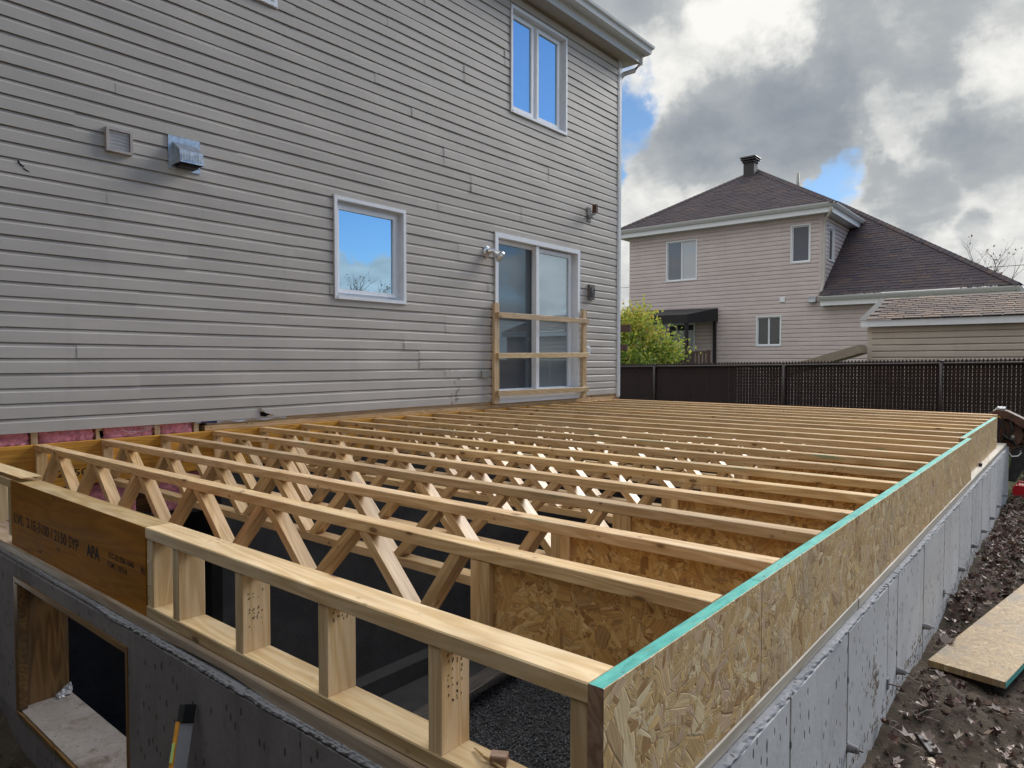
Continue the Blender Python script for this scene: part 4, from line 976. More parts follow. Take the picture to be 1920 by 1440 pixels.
# wooden window buck in the hole
bk = thing('window_buck', 'stained plywood lining of the rough window hole in the near concrete wall', 'window frame', (XO, -2.28, WZ0))
bx0, bx1 = XO-0.004, xi+0.005
vbeam('side_board', ((bx0+bx1)/2, WY1-0.01125, WZ0+0.001), ((bx0+bx1)/2, WY1-0.01125, WZ1-0.001), bx1-bx0, 0.0215, M['buck'], bk)
vbeam('side_board', ((bx0+bx1)/2, WY0+0.00925, WZ0+0.001), ((bx0+bx1)/2, WY0+0.00925, WZ1-0.001), bx1-bx0, 0.0175, M['buck'], bk)
box('head_board', (bx0, WY0+0.0185, WZ1-0.026), (bx1, WY1-0.0225, WZ1-0.001), M['buck'], bk)
box('sill_board', (bx0-0.004, WY0+0.0185, WZ0+0.001), (bx1+0.01, WY1-0.0225, WZ0+0.022), M['buck'], bk)
dust = concrete('dusty plywood', (0.27, 0.24, 0.22), (0.38, 0.35, 0.33), stain=(0.12, 0.085, 0.055), stainf=0.95, pits=0.2)
box('sill_top', (bx0+0.006, WY0+0.0185, WZ0+0.0222), (bx1+0.008, WY1-0.0225, WZ0+0.027), dust, bk)
box('nailer', (bx0-0.002, WY1-0.060, WZ0+0.03), (bx0+0.03, WY1-0.0225, WZ1-0.03), M['buck'], bk)
m_ = MB(); q_ = 7; rr_ = random.Random(4)
m_.add([(xi-0.055+0.065*a_/q_+rr_.gauss(0, 0.003), WY1-0.024-0.05*b_/q_*(1-0.5*a_/q_)+rr_.gauss(0, 0.003), WZ0+0.028+0.06*(1-b_/q_)*a_/q_*0.8+rr_.uniform(0, 0.012)) for a_ in range(q_+1) for b_ in range(q_+1)],
       [(a_*(q_+1)+b_, (a_+1)*(q_+1)+b_, (a_+1)*(q_+1)+b_+1, a_*(q_+1)+b_+1) for a_ in range(q_) for b_ in range(q_)])
m_.out('plastic_scrap', M['housewrap'], bk)

# footing and planks on the pit floor
o = beam('plank', (1.75, -1.22, -2.44), (4.2, -0.93, -2.50), 0.19, 0.04, M['oldwood']); tag(o, 'old grey plank lying across the gravel in the pit', 'plank')

# ------------------------------------------------------------------ spirit level leaning on the near wall
a = Vector((-0.572, -3.395, -0.452)); b = Vector((-0.80, -3.62, -1.06)); ax = (b-a).normalized()
lvt = thing('spirit_level', 'yellow and grey spirit level with black end cap leaning on the near concrete wall', 'spirit level', b)
beam('body', a+ax*0.045, b, 0.042, 0.018, M['alu'], lvt, up=(0, 1, 0), ch=0.002)
beam('top_edge', a+ax*0.045, b, 0.004, 0.0185, M['yellow'], lvt, up=(0, 1, 0), ch=0.0005)
beam('end_cap', a, a+ax*0.05, 0.048, 0.025, M['rubber'], lvt, up=(0, 1, 0), ch=0.008)
Xb = ax; Yb = Vector((0, 1, 0)).cross(Xb).normalized(); Zb = Xb.cross(Yb)
for c in lvt.children:
    if c.name.startswith('top_edge'): c.location = Vector(c.location)+Yb*0.0231
beam('vial', a+ax*0.10+Yb*0.0245, a+ax*0.15+Yb*0.0245, 0.006, 0.012, M['vial'], lvt, up=Zb, ch=0.001)
beam('vial_slot', a+ax*0.165+Yb*0.0245, a+ax*0.26+Yb*0.0245, 0.003, 0.013, M['rubber'], lvt, up=Zb, ch=0.001)

# ------------------------------------------------------------------ strand board sheet on the ground
o = beam('board_sheet', (2.22, -5.012, -0.872), (4.60, -5.400, -0.872), 0.309, 0.030, [M['osbflat'], M['teal']], ch=0.001)
for p_ in o.data.polygons:
    if p_.index in (6, 7, 0): pass
sh = o.data.copy(); o.data = sh
for p_ in sh.polygons:
    if p_.normal.y < -0.9: p_.material_index = 1
tag(o, 'weathered strand board strip with teal edge lying on the ground beside the foundation', 'board')

# ------------------------------------------------------------------ leaves on the ground
def maple(m, p, size, yaw, tilt, curl, tint, roll=0.0):
    pts = []; n = 11
    rad = [0.6, 0.95, 0.68, 1.1, 0.75, 1.2, 0.75, 1.1, 0.68, 0.95, 0.6]
    Rm = Matrix.Rotation(yaw, 3, 'Z') @ Matrix.Rotation(tilt, 3, 'X') @ Matrix.Rotation(roll, 3, 'Y')
    for i in range(n):
        t = -2.2+4.4*i/(n-1); r_ = rad[i]*size*0.5
        x, y = math.sin(t)*r_, math.cos(t)*r_
        pts.append(Vector((x, y, curl*(abs(x)*1.2+(y*y)/size*0.8)+random.uniform(-0.06, 0.06)*size)))
    c = Vector((0, -0.05*size, 0)); tip = Vector((0, -0.55*size, 0))
    vs = [p+Rm @ v for v in [c]+pts]
    m.add(vs, [(0, i+1, i+2) for i in range(n-1)], tint)
    q0, q1 = p+Rm @ c, p+Rm @ (tip+Vector((0.05*size, -0.2*size, 0.06*size)))
    s_ = Rm @ Vector((0.012*size, 0, 0))
    m.add([q0-s_, q0+s_, q1], [(0, 1, 2)], tint)
lm = MB()
def gh(x, y): return float(ground_h(np.array([x]), np.array([y]))[0])
for k in range(6000):
    x = random.uniform(-0.5, 9.5)
    d = abs(random.gauss(0, 0.33)); y = YO-0.03-d
    if random.random() < 0.25: y = random.uniform(-6.8, -4.86)
    dens = 0.5+0.5*math.sin(x*1.9+0.6)*math.cos(y*3)
    if x < 2.2 and random.random() < 0.65: continue
    if random.random() > 0.35+0.65*dens: continue
    if 2.12 < x < 4.75 and abs(y-(-5.012-0.163*(x-2.22))) < 0.20: continue
    s_ = random.uniform(0.024, 0.066)
    t_ = min(1, max(0, random.gauss(0.42, 0.27)))
    maple(lm, Vector((x, y, gh(x, y)+random.uniform(0.006, 0.03))), s_, random.uniform(0, 6.3), random.gauss(0, 0.45), random.uniform(0.1, 1.1), t_, random.gauss(0, 0.4))
for k in range(700):
    x, y = random.uniform(-1.6, -0.58), random.uniform(-3.3, 0.0)
    maple(lm, Vector((x, y, gh(x, y)+random.uniform(0.005, 0.03))), random.uniform(0.03, 0.07), random.uniform(0, 6.3), random.gauss(0, 0.5), random.uniform(0.1, 1.0), min(1, max(0, random.gauss(0.25, 0.2))), random.gauss(0, 0.4))
o = lm.out('leaf_litter', M['litter'], None, (3, -5, -0.86)); o['kind'] = 'stuff'; o['label'] = 'dry purple-brown maple leaves scattered over the soil'
# twigs and clods
tw = MB()
for k in range(900):
    x, y = random.uniform(0.2, 8.0), YO-0.04-abs(random.gauss(0, 0.5)); z = gh(x, y)+0.008
    L_ = random.uniform(0.02, 0.09); t_ = random.uniform(0, 6.3); dz = random.uniform(-0.004, 0.02)
    p = Vector((x, y, z)); q = p+Vector((math.cos(t_)*L_, math.sin(t_)*L_, dz))
    tw.tube([p, (p+q)/2+Vector((0, 0, 0.006)), q], [0.002, 0.0025, 0.001], 4, tint=random.uniform(0.2, 1))
o = tw.out('twig_debris', M['litter'], None, (3, -5, -0.86)); o['kind'] = 'stuff'
cl = MB()
for k in range(3600):
    if random.random() < 0.15: x, y = random.uniform(-1.6, -0.58), random.uniform(-3.3, 0.2)
    else: x, y = random.uniform(0.0, 8.0), YO-0.03-abs(random.gauss(0, 0.6))
    s_ = random.uniform(0.003, 0.007)*random.choice((1, 1, 1, 2)); z = gh(x, y)+s_*0.3
    q = [Vector((random.uniform(0.6, 1.2)*dx*s_, random.uniform(0.6, 1.2)*dy*s_, random.uniform(0.5, 1.0)*dz*s_))+Vector((x, y, z)) for dx, dy, dz in ((1, 0, 0), (-1, 0, 0), (0, 1, 0), (0, -1, 0), (0, 0, 1), (0, 0, -1))]
    cl.add(q, [(0, 2, 4), (2, 1, 4), (1, 3, 4), (3, 0, 4), (2, 0, 5), (1, 2, 5), (3, 1, 5), (0, 3, 5)])
o = cl.out('soil_clods', M['soil'], None, (0, 0, 0)); o['kind'] = 'stuff'
def big_leaf(x, y, size, yaw, tilt, curl, tint, label):
    m = MB(); maple(m, Vector((x, y, gh(x, y)+0.03)), size, yaw, tilt, curl, tint)
    o = m.out('maple_leaf', M['litter']); tag(o, label, 'leaf', 'single large fallen leaves')
big_leaf(1.40, -4.93, 0.10, 0.4, 0.5, 0.5, 0.9, 'pale curled maple leaf against the foundation, below the mud smear')
big_leaf(1.68, -5.13, 0.075, 2.2, 0.4, 0.6, 0.8, 'pinkish maple leaf on bare soil below the strand board strip')
big_leaf(2.55, -4.90, 0.085, 4.0, 0.2, 0.8, 0.85, 'mauve leaf lying beside the near corner of the strand board strip')
o = box('wood_scrap', (1.33, -5.07, gh(1.38, -5.04)+0.004), (1.43, -5.035, gh(1.38, -5.04)+0.012), M['sill']); o.rotation_euler[2] += 0.7; tag(o, 'pale wood scrap on the soil at the bottom edge', 'wood scrap')
o = box('bark_scrap', (1.44, -5.03, gh(1.5, -5.0)+0.006), (1.58, -4.985, gh(1.5, -5.0)+0.014), M['oldwood']); o.rotation_euler[2] += 0.5; tag(o, 'flat grey bark scrap on the soil right of the wall', 'wood scrap')

# ------------------------------------------------------------------ digger arm and fuel can beyond the far corner
ex = thing('digger_arm', 'rusty digger arm with hoses and a dark steel stick behind the far corner', 'excavator arm', (7.9, -5.0, -0.85))
def px(x, pts): return [Vector((x+dx, y, z)) for dx, y, z in pts]
m_ = MB()
def plate(m, pts, x0, x1, mi=0):
    n = len(pts); m.add([(x0, y, z) for y, z in pts]+[(x1, y, z) for y, z in pts], [tuple(range(n)), tuple(reversed(range(n, 2*n)))]+[(i, i+n, (i+1) % n+n, (i+1) % n) for i in range(n)], 0, mi)
plate(m_, [(-4.57, -0.03), (-4.69, 0.045), (-4.78, 0.03), (-5.02, -0.10), (-5.35, -0.26), (-5.37, -0.34), (-5.0, -0.20), (-4.80, -0.06), (-4.70, -0.02), (-4.62, -0.02)], 7.52, 7.74)
m_.out('bucket_lip', M['rust'], ex)
m_ = MB(); plate(m_, [(-4.74, -0.06), (-4.90, -0.12), (-4.93, -0.22), (-4.90, -0.30), (-4.83, -0.37), (-4.73, -0.36), (-4.71, -0.25)], 7.56, 7.70); m_.out('link_block', M['rust'], ex)
m_ = MB(); plate(m_, [(-4.84, -0.38), (-4.96, -0.34), (-5.02, -0.40), (-4.86, -0.73), (-4.78, -0.72), (-4.79, -0.66)], 7.58, 7.66); m_.out('stick', M['rustd'], ex)
m_ = MB(); m_.tube([(7.62, -4.88, -0.28), (7.62, -5.1, -0.36), (7.62, -5.5, -0.52)], 0.030, 10); m_.out('ram', M['rust'], ex)
m_ = MB(); m_.tube([(7.60, -4.66, 0.0), (7.60, -4.70, 0.055), (7.60, -4.76, 0.05)], 0.022, 8); m_.tube([(7.58, -4.66, -0.05), (7.58, -4.70, -0.02), (7.58, -4.75, -0.06)], 0.02, 8); m_.out('pin', M['chrome'], ex)
m_ = MB()
m_.tube([(7.55, -4.72, -0.06), (7.53, -4.75, -0.14), (7.53, -4.77, -0.22), (7.55, -4.74, -0.30)], 0.012, 6); m_.tube([(7.55, -4.80, -0.04), (7.52, -4.83, -0.16), (7.53, -4.80, -0.25), (7.55, -4.86, -0.33)], 0.014, 6)
m_.tube([(7.54, -4.74, -0.22), (7.54, -4.79, -0.26), (7.54, -4.85, -0.28)], 0.022, 8)
m_.out('hose', M['rubber'], ex)
m_ = MB(); m_.box((7.57, -4.93, -0.13), (7.67, -4.88, -0.07)); m_.tube([(7.555, -4.83, -0.24), (7.54, -4.83, -0.24)], 0.02, 8); m_.out('bolt', M['galv'], ex)
m_ = MB(); m_.tube([(7.50, -4.80, -0.40), (7.49, -4.83, -0.445), (7.50, -4.88, -0.44), (7.52, -4.91, -0.405), (7.53, -4.90, -0.38)], 0.006, 6); m_.out('hook', M['galv'], ex)
m_ = MB(); m_.box((7.72, -5.02, -0.34), (7.80, -4.76, -0.06)); m_.box((7.95, -5.25, -0.12), (8.6, -4.95, -0.02)); m_.box((8.0, -5.28, -0.6), (8.55, -5.05, -0.12)); m_.out('housing', M['rubber'], ex)
jc = thing('fuel_can', 'red plastic fuel can on the ground beside the far end of the foundation', 'fuel can', (7.75, -4.92, -0.95))
m_ = MB(); plate(m_, [(-4.83, -0.90), (-4.83, -0.81), (-4.86, -0.775), (-5.02, -0.79), (-5.05, -0.83), (-5.05, -0.96), (-4.98, -0.99)], 7.68, 7.86); m_.out('can', M['red'], jc)
m_ = MB(); m_.tube([(7.77, -4.87, -0.775), (7.77, -4.88, -0.745), (7.77, -4.97, -0.75), (7.77, -4.99, -0.785)], 0.012, 8); m_.tube([(7.66, -4.84, -0.87), (7.64, -4.89, -0.92), (7.64, -4.95, -0.93)], 0.012, 8); m_.out('handle', M['red'], jc)
m_ = MB(); m_.tube([(7.77, -5.02, -0.79), (7.77, -5.05, -0.755)], 0.02, 8); m_.out('spout', M['rubber'], jc)

# ------------------------------------------------------------------ chain-link fence with slats
FXX = 11.0
def frail(y): return 0.447+(2.0-y)*0.0142
fn_ = thing('privacy_fence', 'dark brown chain-link fence with privacy slats behind the deck', 'fence', (FXX, -2, -0.8))
YA, YB = 5.5, -10.5
for y in (3.75, 1.21, -1.32, -3.70, -6.1, -8.5): 
    m_ = MB(); m_.tube([(FXX-0.045, y, -0.9), (FXX-0.045, y, frail(y)+0.035)], 0.030, 10); m_.tube([(FXX-0.045, y, frail(y)+0.035), (FXX-0.045, y, frail(y)+0.05), (FXX-0.045, y, frail(y)+0.058)], [0.034, 0.03, 0.012], 10); m_.out('post', M['fencepost'], fn_, smooth=True)
m_ = MB(); m_.tube([(FXX-0.035, YA, frail(YA)), (FXX-0.035, YB, frail(YB))], 0.021, 8); m_.out('top_rail', M['fencepost'], fn_, smooth=True)
m_ = MB(); pit_ = 0.0535; k = 0; y = YA
while y > YB:
    t_ = random.random(); dy = random.uniform(-0.002, 0.002); zt = frail(y)+0.015
    wd = 0.0231 if y < -0.4 else 0.0260
    m_.box((FXX-0.004, y-wd+dy, -0.85), (FXX+0.004, y+wd+dy, zt), t_); y -= pit_
m_.out('slats', M['slat'], fn_, kind='stuff')
m_ = MB(); y = YA
def strip(m, p, q, w_):
    p, q = Vector(p), Vector(q); d = (q-p).normalized(); n_ = Vector((0, -d.z, d.y))*w_/2; x_ = Vector((-w_*0.6, 0, 0))
    m.add([p-n_, p+n_, q+n_, q-n_, p+x_, q+x_], [(0, 4, 5, 3), (4, 1, 2, 5)])
while y > YB-1.3:
    zt = frail(y)+0.062; hh = 1.28
    strip(m_, (FXX-0.008, y, zt), (FXX-0.008, y-hh*0.92, zt-hh), 0.009)
    strip(m_, (FXX-0.008, y, zt), (FXX-0.008, y+hh*0.92, zt-hh), 0.009)
    m_.add([(FXX-0.009, y-0.020, zt-0.045), (FXX-0.009, y+0.020, zt-0.045), (FXX-0.009, y+0.004, zt+0.012), (FXX-0.009, y-0.004, zt+0.012), (FXX-0.004, y, zt-0.03)], [(0, 1, 2, 3), (0, 3, 4), (1, 4, 2), (2, 4, 3)]); y -= pit_
m_.out('wire_mesh', M['fencepost'], fn_, kind='stuff')

# ------------------------------------------------------------------ roof shingles helper
def shingle_roof(poly_eave, up_dir, rows, clip, row_h, tab_w, normal, m, th=0.012):
    """Rows of tabs laid from the eave upwards. clip(row distance) gives the start and end along the eave direction."""
    e0, e1 = poly_eave; ed = (e1-e0); L_ = ed.length; ed.normalize()
    for r_ in range(rows):
        d0, d1 = r_*row_h, (r_+1)*row_h+0.02
        a, b = clip(d0+row_h*0.5)
        if b-a < 0.02: continue
        s_ = a-(random.random()*tab_w); 
        while s_ < b:
            p, q = max(a, s_), min(b, s_+tab_w-0.006)
            if q-p > 0.02:
                dz = th*random.uniform(0.7, 1.3)
                v0 = e0+ed*p+up_dir*d0; v1 = e0+ed*q+up_dir*d0; v2 = e0+ed*q+up_dir*d1; v3 = e0+ed*p+up_dir*d1
                m.add([v0, v1, v1+normal*dz, v0+normal*dz, v2+normal*0.001, v3+normal*0.001], [(0, 1, 2, 3), (3, 2, 4, 5), (0, 3, 5), (1, 4, 2)], random.random())
            s_ += tab_w*random.choice((0.8, 1.0, 1.15))

# ------------------------------------------------------------------ the neighbour's house
NX = 20.0; NY0, NY1 = 0.56, 7.0; NZT = 4.93
nh = thing('neighbour_house', 'pinkish-beige two-storey house with brown hipped roof behind the fence', 'house', (NX, 3.5, -0.75))
toX = lambda x, y, z: (NX+y, -x, z)             # wall facing -x: local x -> -y, local y -> x offset
W1 = (-5.586, -4.467, 3.245, 4.60); W2 = (-1.482, -0.906, 3.504, 4.645); W3 = (-2.498, -1.724, 1.03, 1.97); PD = (-5.85, -4.52, -0.1, 1.86)
def nb_wall(name, u0, u1, z0, z1, opens, fn, mat, ch=0.128):
    vs, fs = [], []; n_ = int(math.ceil((z1-z0)/ch))
    for r_ in range(n_):
        a_, b_ = panel_mesh(u0, u1, r_, opens, ncourse=1, ch=ch, zb=z0, step=0.9, wav=0.0015, ztop=z1, k=1.5)
        k_ = len(vs); vs += a_; fs += [tuple(i+k_ for i in f) for f in b_]
    vs = [fn(*v) for v in vs]
    return link_mesh(name, vs, fs, mat, nh, fn((u0+u1)/2, 0, z0), kind='stuff')
nb_wall('siding', -NY1, -NY0, -0.75, NZT, [W1, W2, W3, PD], toX, M['siding2'])
nb_wall('siding', -NY0, 3.75, -0.75, 2.42, [], toX, M['siding2'])
toY = lambda x, y, z: (x, NY0+y, z)
SW = (20.50, 21.09, 3.58, 4.59)
nb_wall('siding', NX, 27.5, 2.3, NZT, [SW], toY, M['siding2'])
m_ = MB()
for za, zb in zip([-0.75, -0.1, 1.03, 1.86, 1.97, 3.245, 3.504, 4.60, 4.645], [-0.1, 1.03, 1.86, 1.97, 3.245, 3.504, 4.60, 4.645, NZT]):
    for p, q in cut_intervals(-NY1, -NY0-0.15, za+1e-4, zb-1e-4, [W1, W2, W3, PD]): m_.box((NX+0.018, -q, za), (NX+0.15, -p, zb))
m_.box((NX+0.2, NY1-0.15, -0.75), (27.5, NY1, NZT)); m_.box((NX+0.0185, -3.75, -0.75), (NX+0.15, NY0+0.14, 2.42)); m_.box((27.4, NY0, -0.75), (27.5, NY1-0.16, NZT))
m_.box((NX+0.2, -3.75, -0.75), (25.0, -3.6, 2.42))
for za, zb in zip([2.3, 3.58, 4.59], [3.58, 4.59, NZT]):
    for p, q in cut_intervals(NX+0.005, 27.4, za+1e-4, zb-1e-4, [SW]): m_.box((p, NY0+0.018, za), (q, NY0+0.15, zb))
m_.out('wall', M['siding2'], nh, (NX, 3, 0))
m_ = MB(); m_.box((NX-0.025, NY0-0.025, 2.4), (NX+0.0, NY0+0.10, NZT-0.02)); m_.box((NX+0.0005, NY0-0.025, 2.4), (NX+0.10, NY0, NZT-0.02)); m_.out('corner_trim', M['siding2'], nh, (NX, NY0, 2.4))
def rot(win): return win
window(nh, 'window', 0.0, *W1, [(-5.52, -5.05, 3.31, 4.535, M['glassb'], 0), (-5.005, -4.535, 3.31, 4.535, M['glassc'], 0.01)], None, fn=toX, trim=0.035, sash=0.028)
window(nh, 'window', 0.0, *W2, [(-1.415, -0.975, 3.575, 4.575, M['glassb'], 0)], None, fn=toX, trim=0.035, sash=0.03)
window(nh, 'window', 0.0, *W3, [(-2.435, -2.135, 1.10, 1.905, M['glassd'], 0), (-2.09, -1.79, 1.10, 1.905, M['glassd'], 0.01)], None, fn=toX, trim=0.035, sash=0.028)
window(nh, 'window', NY0, *SW, [(20.57, 21.02, 3.65, 4.52, M['glassd'], 0)], None, trim=0.035, sash=0.03)
window(nh, 'patio_door', 0.0, *PD, [(-5.77, -5.22, 0.0, 1.79, M['glassd'], 0), (-5.16, -4.60, 0.0, 1.79, M['glassd'], 0.01)], None, fn=toX, trim=0.03, sash=0.025)
# eaves and roof of the main part
def eaves(x0, x1, y0, y1, zb, over, parent, sides):
    P = {'front': lambda o_, z: None}
    fas = [(over, zb), (over+0.001, zb+0.15), (over+0.015, zb+0.155)]
    gut = [(over+0.012, zb+0.15), (over+0.06, zb+0.152), (over+0.085, zb+0.19), (over+0.11, zb+0.235), (over+0.115, zb+0.265), (over+0.10, zb+0.266), (over+0.03, zb+0.24)]
    sof = [(-0.02, zb+0.005), (over, zb+0.005)]
    for nm, pr, mt in (('soffit', sof, M['trim2']), ('fascia', fas, M['trim']), ('gutter', gut, M['trim2'])):
        vs, fs = sweep(pr, [fn2 for fn2 in sides])
        link_mesh(nm, vs, fs, mt, parent, (x0, (y0+y1)/2, zb))
OV = 0.30
eaves(NX, 27.5, NY0, NY1, 4.86, OV, nh, [lambda o_, z: (27.5, NY1+o_, z), lambda o_, z: (NX-o_, NY1+o_, z), lambda o_, z: (NX-o_, NY0-o_, z), lambda o_, z: (27.5, NY0-o_, z)])
E_ = OV+0.09; ze = 4.86+0.255
ex0, ey0, ey1 = NX-E_, NY0-E_, NY1+E_; half = (ey1-ey0)/2; rise = 2.30
apex = Vector((ex0+half+0.15, (ey0+ey1)/2, ze+rise)); apexb = Vector((27.5-half*0.7, (ey0+ey1)/2, ze+rise))
c0, c1 = Vector((ex0, ey0, ze)), Vector((ex0, ey1, ze)); d0, d1 = Vector((27.9, ey0, ze)), Vector((27.9, ey1, ze))
link_mesh('roof_deck', [c0, c1, d1, d0, apex, apexb], [(0, 4, 1), (0, 3, 5, 4), (1, 4, 5, 2), (3, 2, 5)], M['shingle'], nh, c0, tint=[0.2]*4)
m_ = MB(); updir = (apex-Vector((ex0, apex.y, ze))); SL = updir.length; updir.normalize(); nrm = Vector((-updir.z, 0, updir.x))
wd_ = ey1-ey0
shingle_roof((c0, c1), updir, int(SL/0.145), lambda d: (wd_*0.5*d/SL, wd_*(1-0.5*d/SL)), 0.145, 0.33, nrm, m_)
up2 = Vector((0, apex.y-ey0, rise)).normalized(); n2_ = Vector((0, -up2.z, up2.y)); sl2 = Vector((0, apex.y-ey0, rise)).length
shingle_roof((c0, d0), up2, int(sl2/0.145), lambda d: ((apex.x-ex0)*d/sl2, 27.9-ex0-(27.9-apexb.x)*d/sl2), 0.145, 0.33, n2_, m_)
m_.out('shingles', M['shingle'], nh, c0, kind='stuff')
m_ = MB()
for p, q in ((c0, apex), (c1, apex), (apex, apexb)):
    n_ = int((q-p).length/0.17)
    for i in range(n_):
        a_, b_ = p+(q-p)*(i/n_), p+(q-p)*((i+1.25)/n_); d_ = (q-p).normalized(); s_ = d_.cross(Vector((0, 0, 1))).normalized()*0.13
        u_ = Vector((0, 0, 0.03)); dn = Vector((0, 0, -0.07))
        m_.add([a_-s_+dn+u_*1.3, a_+u_*1.6, a_+s_+dn+u_*1.3, b_-s_+dn+u_, b_+u_*1.2, b_+s_+dn+u_], [(0, 1, 4, 3), (1, 2, 5, 4), (0, 2, 1)], random.random())
m_.out('ridge_caps', M['shingle'], nh, c0, kind='stuff')
# roof vent near the apex and a pipe
rv = MB(); vx, vy, vz = apex.x-0.35, apex.y+0.10, apex.z-0.22
rv.box((vx-0.17, vy-0.19, vz-0.25), (vx+0.17, vy+0.19, vz+0.42)); vent = rv.out('roof_vent', M['rustd'], nh)
for z_, s_ in ((0.42, 0.23), (0.50, 0.27), (0.57, 0.29)):
    r2 = MB(); r2.add([(vx-s_, vy-s_, vz+z_-0.015), (vx+s_, vy-s_, vz+z_-0.015), (vx+s_, vy+s_, vz+z_-0.015), (vx-s_, vy+s_, vz+z_-0.015), (vx-s_*0.92, vy-s_*0.92, vz+z_+0.035), (vx+s_*0.92, vy-s_*0.92, vz+z_+0.035), (vx+s_*0.92, vy+s_*0.92, vz+z_+0.035), (vx-s_*0.92, vy+s_*0.92, vz+z_+0.035)],
                      [(3, 2, 1, 0), (4, 5, 6, 7), (0, 1, 5, 4), (1, 2, 6, 5), (2, 3, 7, 6), (3, 0, 4, 7)]); r2.out('louvre', M['rustd'], vent)
r2 = MB(); r2.box((vx-0.14, vy-0.14, vz+0.4), (vx+0.14, vy+0.14, vz+0.58)); r2.out('core', M['rustd'], vent)
m_ = MB(); m_.tube([(23.6, 2.42, 6.0), (23.6, 2.42, 7.12)], 0.055, 10); m_.out('vent_pipe', M['greyl'], nh, smooth=True)
# lower wing roof
PW = 0.75; wz = 2.47; gx0 = NX-0.335; gy1 = NY0+0.02; gy0 = -4.14; HY = 1.37
eaves(NX, 25, -3.75, NY0, 2.18, 0.27, nh, [lambda o_, z: (NX-o_, NY0-0.02, z), lambda o_, z: (NX-o_, -3.75-o_, z), lambda o_, z: (25.0, -3.75-o_, z)])
g0, g1 = Vector((gx0, gy0, wz)), Vector((gx0, gy1, wz)); run = 4.9
hip = Vector((gx0+run, HY, wz+PW*run)); xk = gx0+(5.2-wz)/PW
link_mesh('roof_deck', [g0, g1, Vector((xk, gy1, 5.2)), hip, Vector((gx0+9.8, gy0, wz)), Vector((xk, HY, 5.2))], [(0, 3, 5, 2, 1), (0, 4, 3)], M['shingle'], nh, g0, tint=[0.2]*2)
m_ = MB(); u3 = Vector((1, 0, PW)).normalized(); n3_ = Vector((-u3.z, 0, u3.x)); sl3 = run*math.sqrt(1+PW*PW)
shingle_roof((g1, g0), u3, int(sl3/0.145), lambda d: (0.02 if wz+PW*run*d/sl3 < 5.2 else gy1-HY, (gy1-gy0)-(HY-gy0)*d/sl3), 0.145, 0.33, n3_, m_)
m_.out('shingles', M['shingle'], nh, g0, kind='stuff')
m_ = MB()
n_ = 40
for i in range(n_):
    a_, b_ = g0+(hip-g0)*(i/n_), g0+(hip-g0)*((i+1.25)/n_); d_ = (hip-g0).normalized(); s_ = d_.cross(Vector((0, 0, 1))).normalized()*0.13; u_ = Vector((0, 0, 0.03)); dn = Vector((0, 0, -0.07))
    m_.add([a_-s_+dn+u_*1.3, a_+u_*1.6, a_+s_+dn+u_*1.3, b_-s_+dn+u_, b_+u_*1.2, b_+s_+dn+u_], [(0, 1, 4, 3), (1, 2, 5, 4), (0, 2, 1)], random.random())
m_.out('ridge_caps', M['shingle'], nh, g0, kind='stuff')
m_ = MB(); m_.tube([(NX-0.34, NY0-0.30, 5.0), (NX-0.30, NY0-0.28, 4.86), (NX-0.06, NY0-0.06, 4.70), (NX-0.055, NY0-0.05, 4.5), (NX-0.055, NY0-0.05, 2.95), (NX-0.12, NY0-0.0, 2.62), (NX-0.16, NY0+0.02, 2.5)], 0.045, 8); m_.out('downspout', M['jtrim'], nh, smooth=True)
box('wall_vent', (NX-0.05, 1.63, 2.365), (NX-0.012, 1.775, 2.515), M['trim'], nh, ch=0.006)
m_ = MB(); m_.add([(NX-0.012, 0.71, 2.50), (NX-0.012, 0.92, 2.50), (NX-0.16, 0.92, 2.40), (NX-0.16, 0.71, 2.40), (NX-0.17, 0.71, 2.31), (NX-0.17, 0.92, 2.31), (NX-0.012, 0.71, 2.31), (NX-0.012, 0.92, 2.31)], [(0, 3, 2, 1), (3, 4, 5, 2), (0, 6, 4, 3), (1, 2, 5, 7), (4, 6, 7, 5)]); m_.out('wall_hood', M['galv'], nh)

# canopy, deck railing
ca = thing('canopy', 'black cloth canopy on dark posts over the neighbour\'s patio door', 'canopy', (18.8, 5, -0.7))
CY0, CY1, CX = 3.74, 6.6, 17.75
m_ = MB(); m_.add([(NX-0.03, CY0, 2.28), (NX-0.03, CY1, 2.30), (CX, CY1, 1.98), (CX, CY0, 1.96), (CX, CY0, 1.70), (CX, CY1, 1.72), (NX-0.03, CY0, 1.86)], [(0, 3, 2, 1), (3, 4, 5, 2), (0, 6, 4, 3)])
o = m_.out('cloth', M['awning'], ca); sd_ = o.modifiers.new('cloth', 'SOLIDIFY'); sd_.thickness = 0.01
for (x, y) in ((CX+0.06, CY0+0.05), (CX+0.06, CY1-0.1), (NX-0.12, CY0+0.06)): vbeam('post', (x, y, -0.75), (x, y, 1.85), 0.09, 0.09, M['awning'], ca)
beam('crossbar', (CX+0.9, CY0+0.5, 2.02), (CX+0.9, CY1, 2.02), 0.04, 0.06, M['trim2'], ca)
rl = thing('deck_railing', 'dark brown picket railing in front of the neighbour\'s patio door', 'railing', (17.6, 4.5, -0.7))
beam('top_rail', (17.6, 2.98, 0.84), (17.6, 7.0, 0.84), 0.06, 0.06, M['brown'], rl)
beam('bottom_rail', (17.6, 2.98, 0.1), (17.6, 7.0, 0.1), 0.05, 0.05, M['brown'], rl)
pk = None
for i in range(36):
    o = vbeam('picket', (17.6, 3.02+i*0.11, 0.1), (17.6, 3.02+i*0.11, 0.82), 0.035, 0.06, M['brown'], rl)
vbeam('post', (17.6, 3.0, -0.75), (17.6, 3.0, 0.9), 0.09, 0.09, M['brown'], rl)

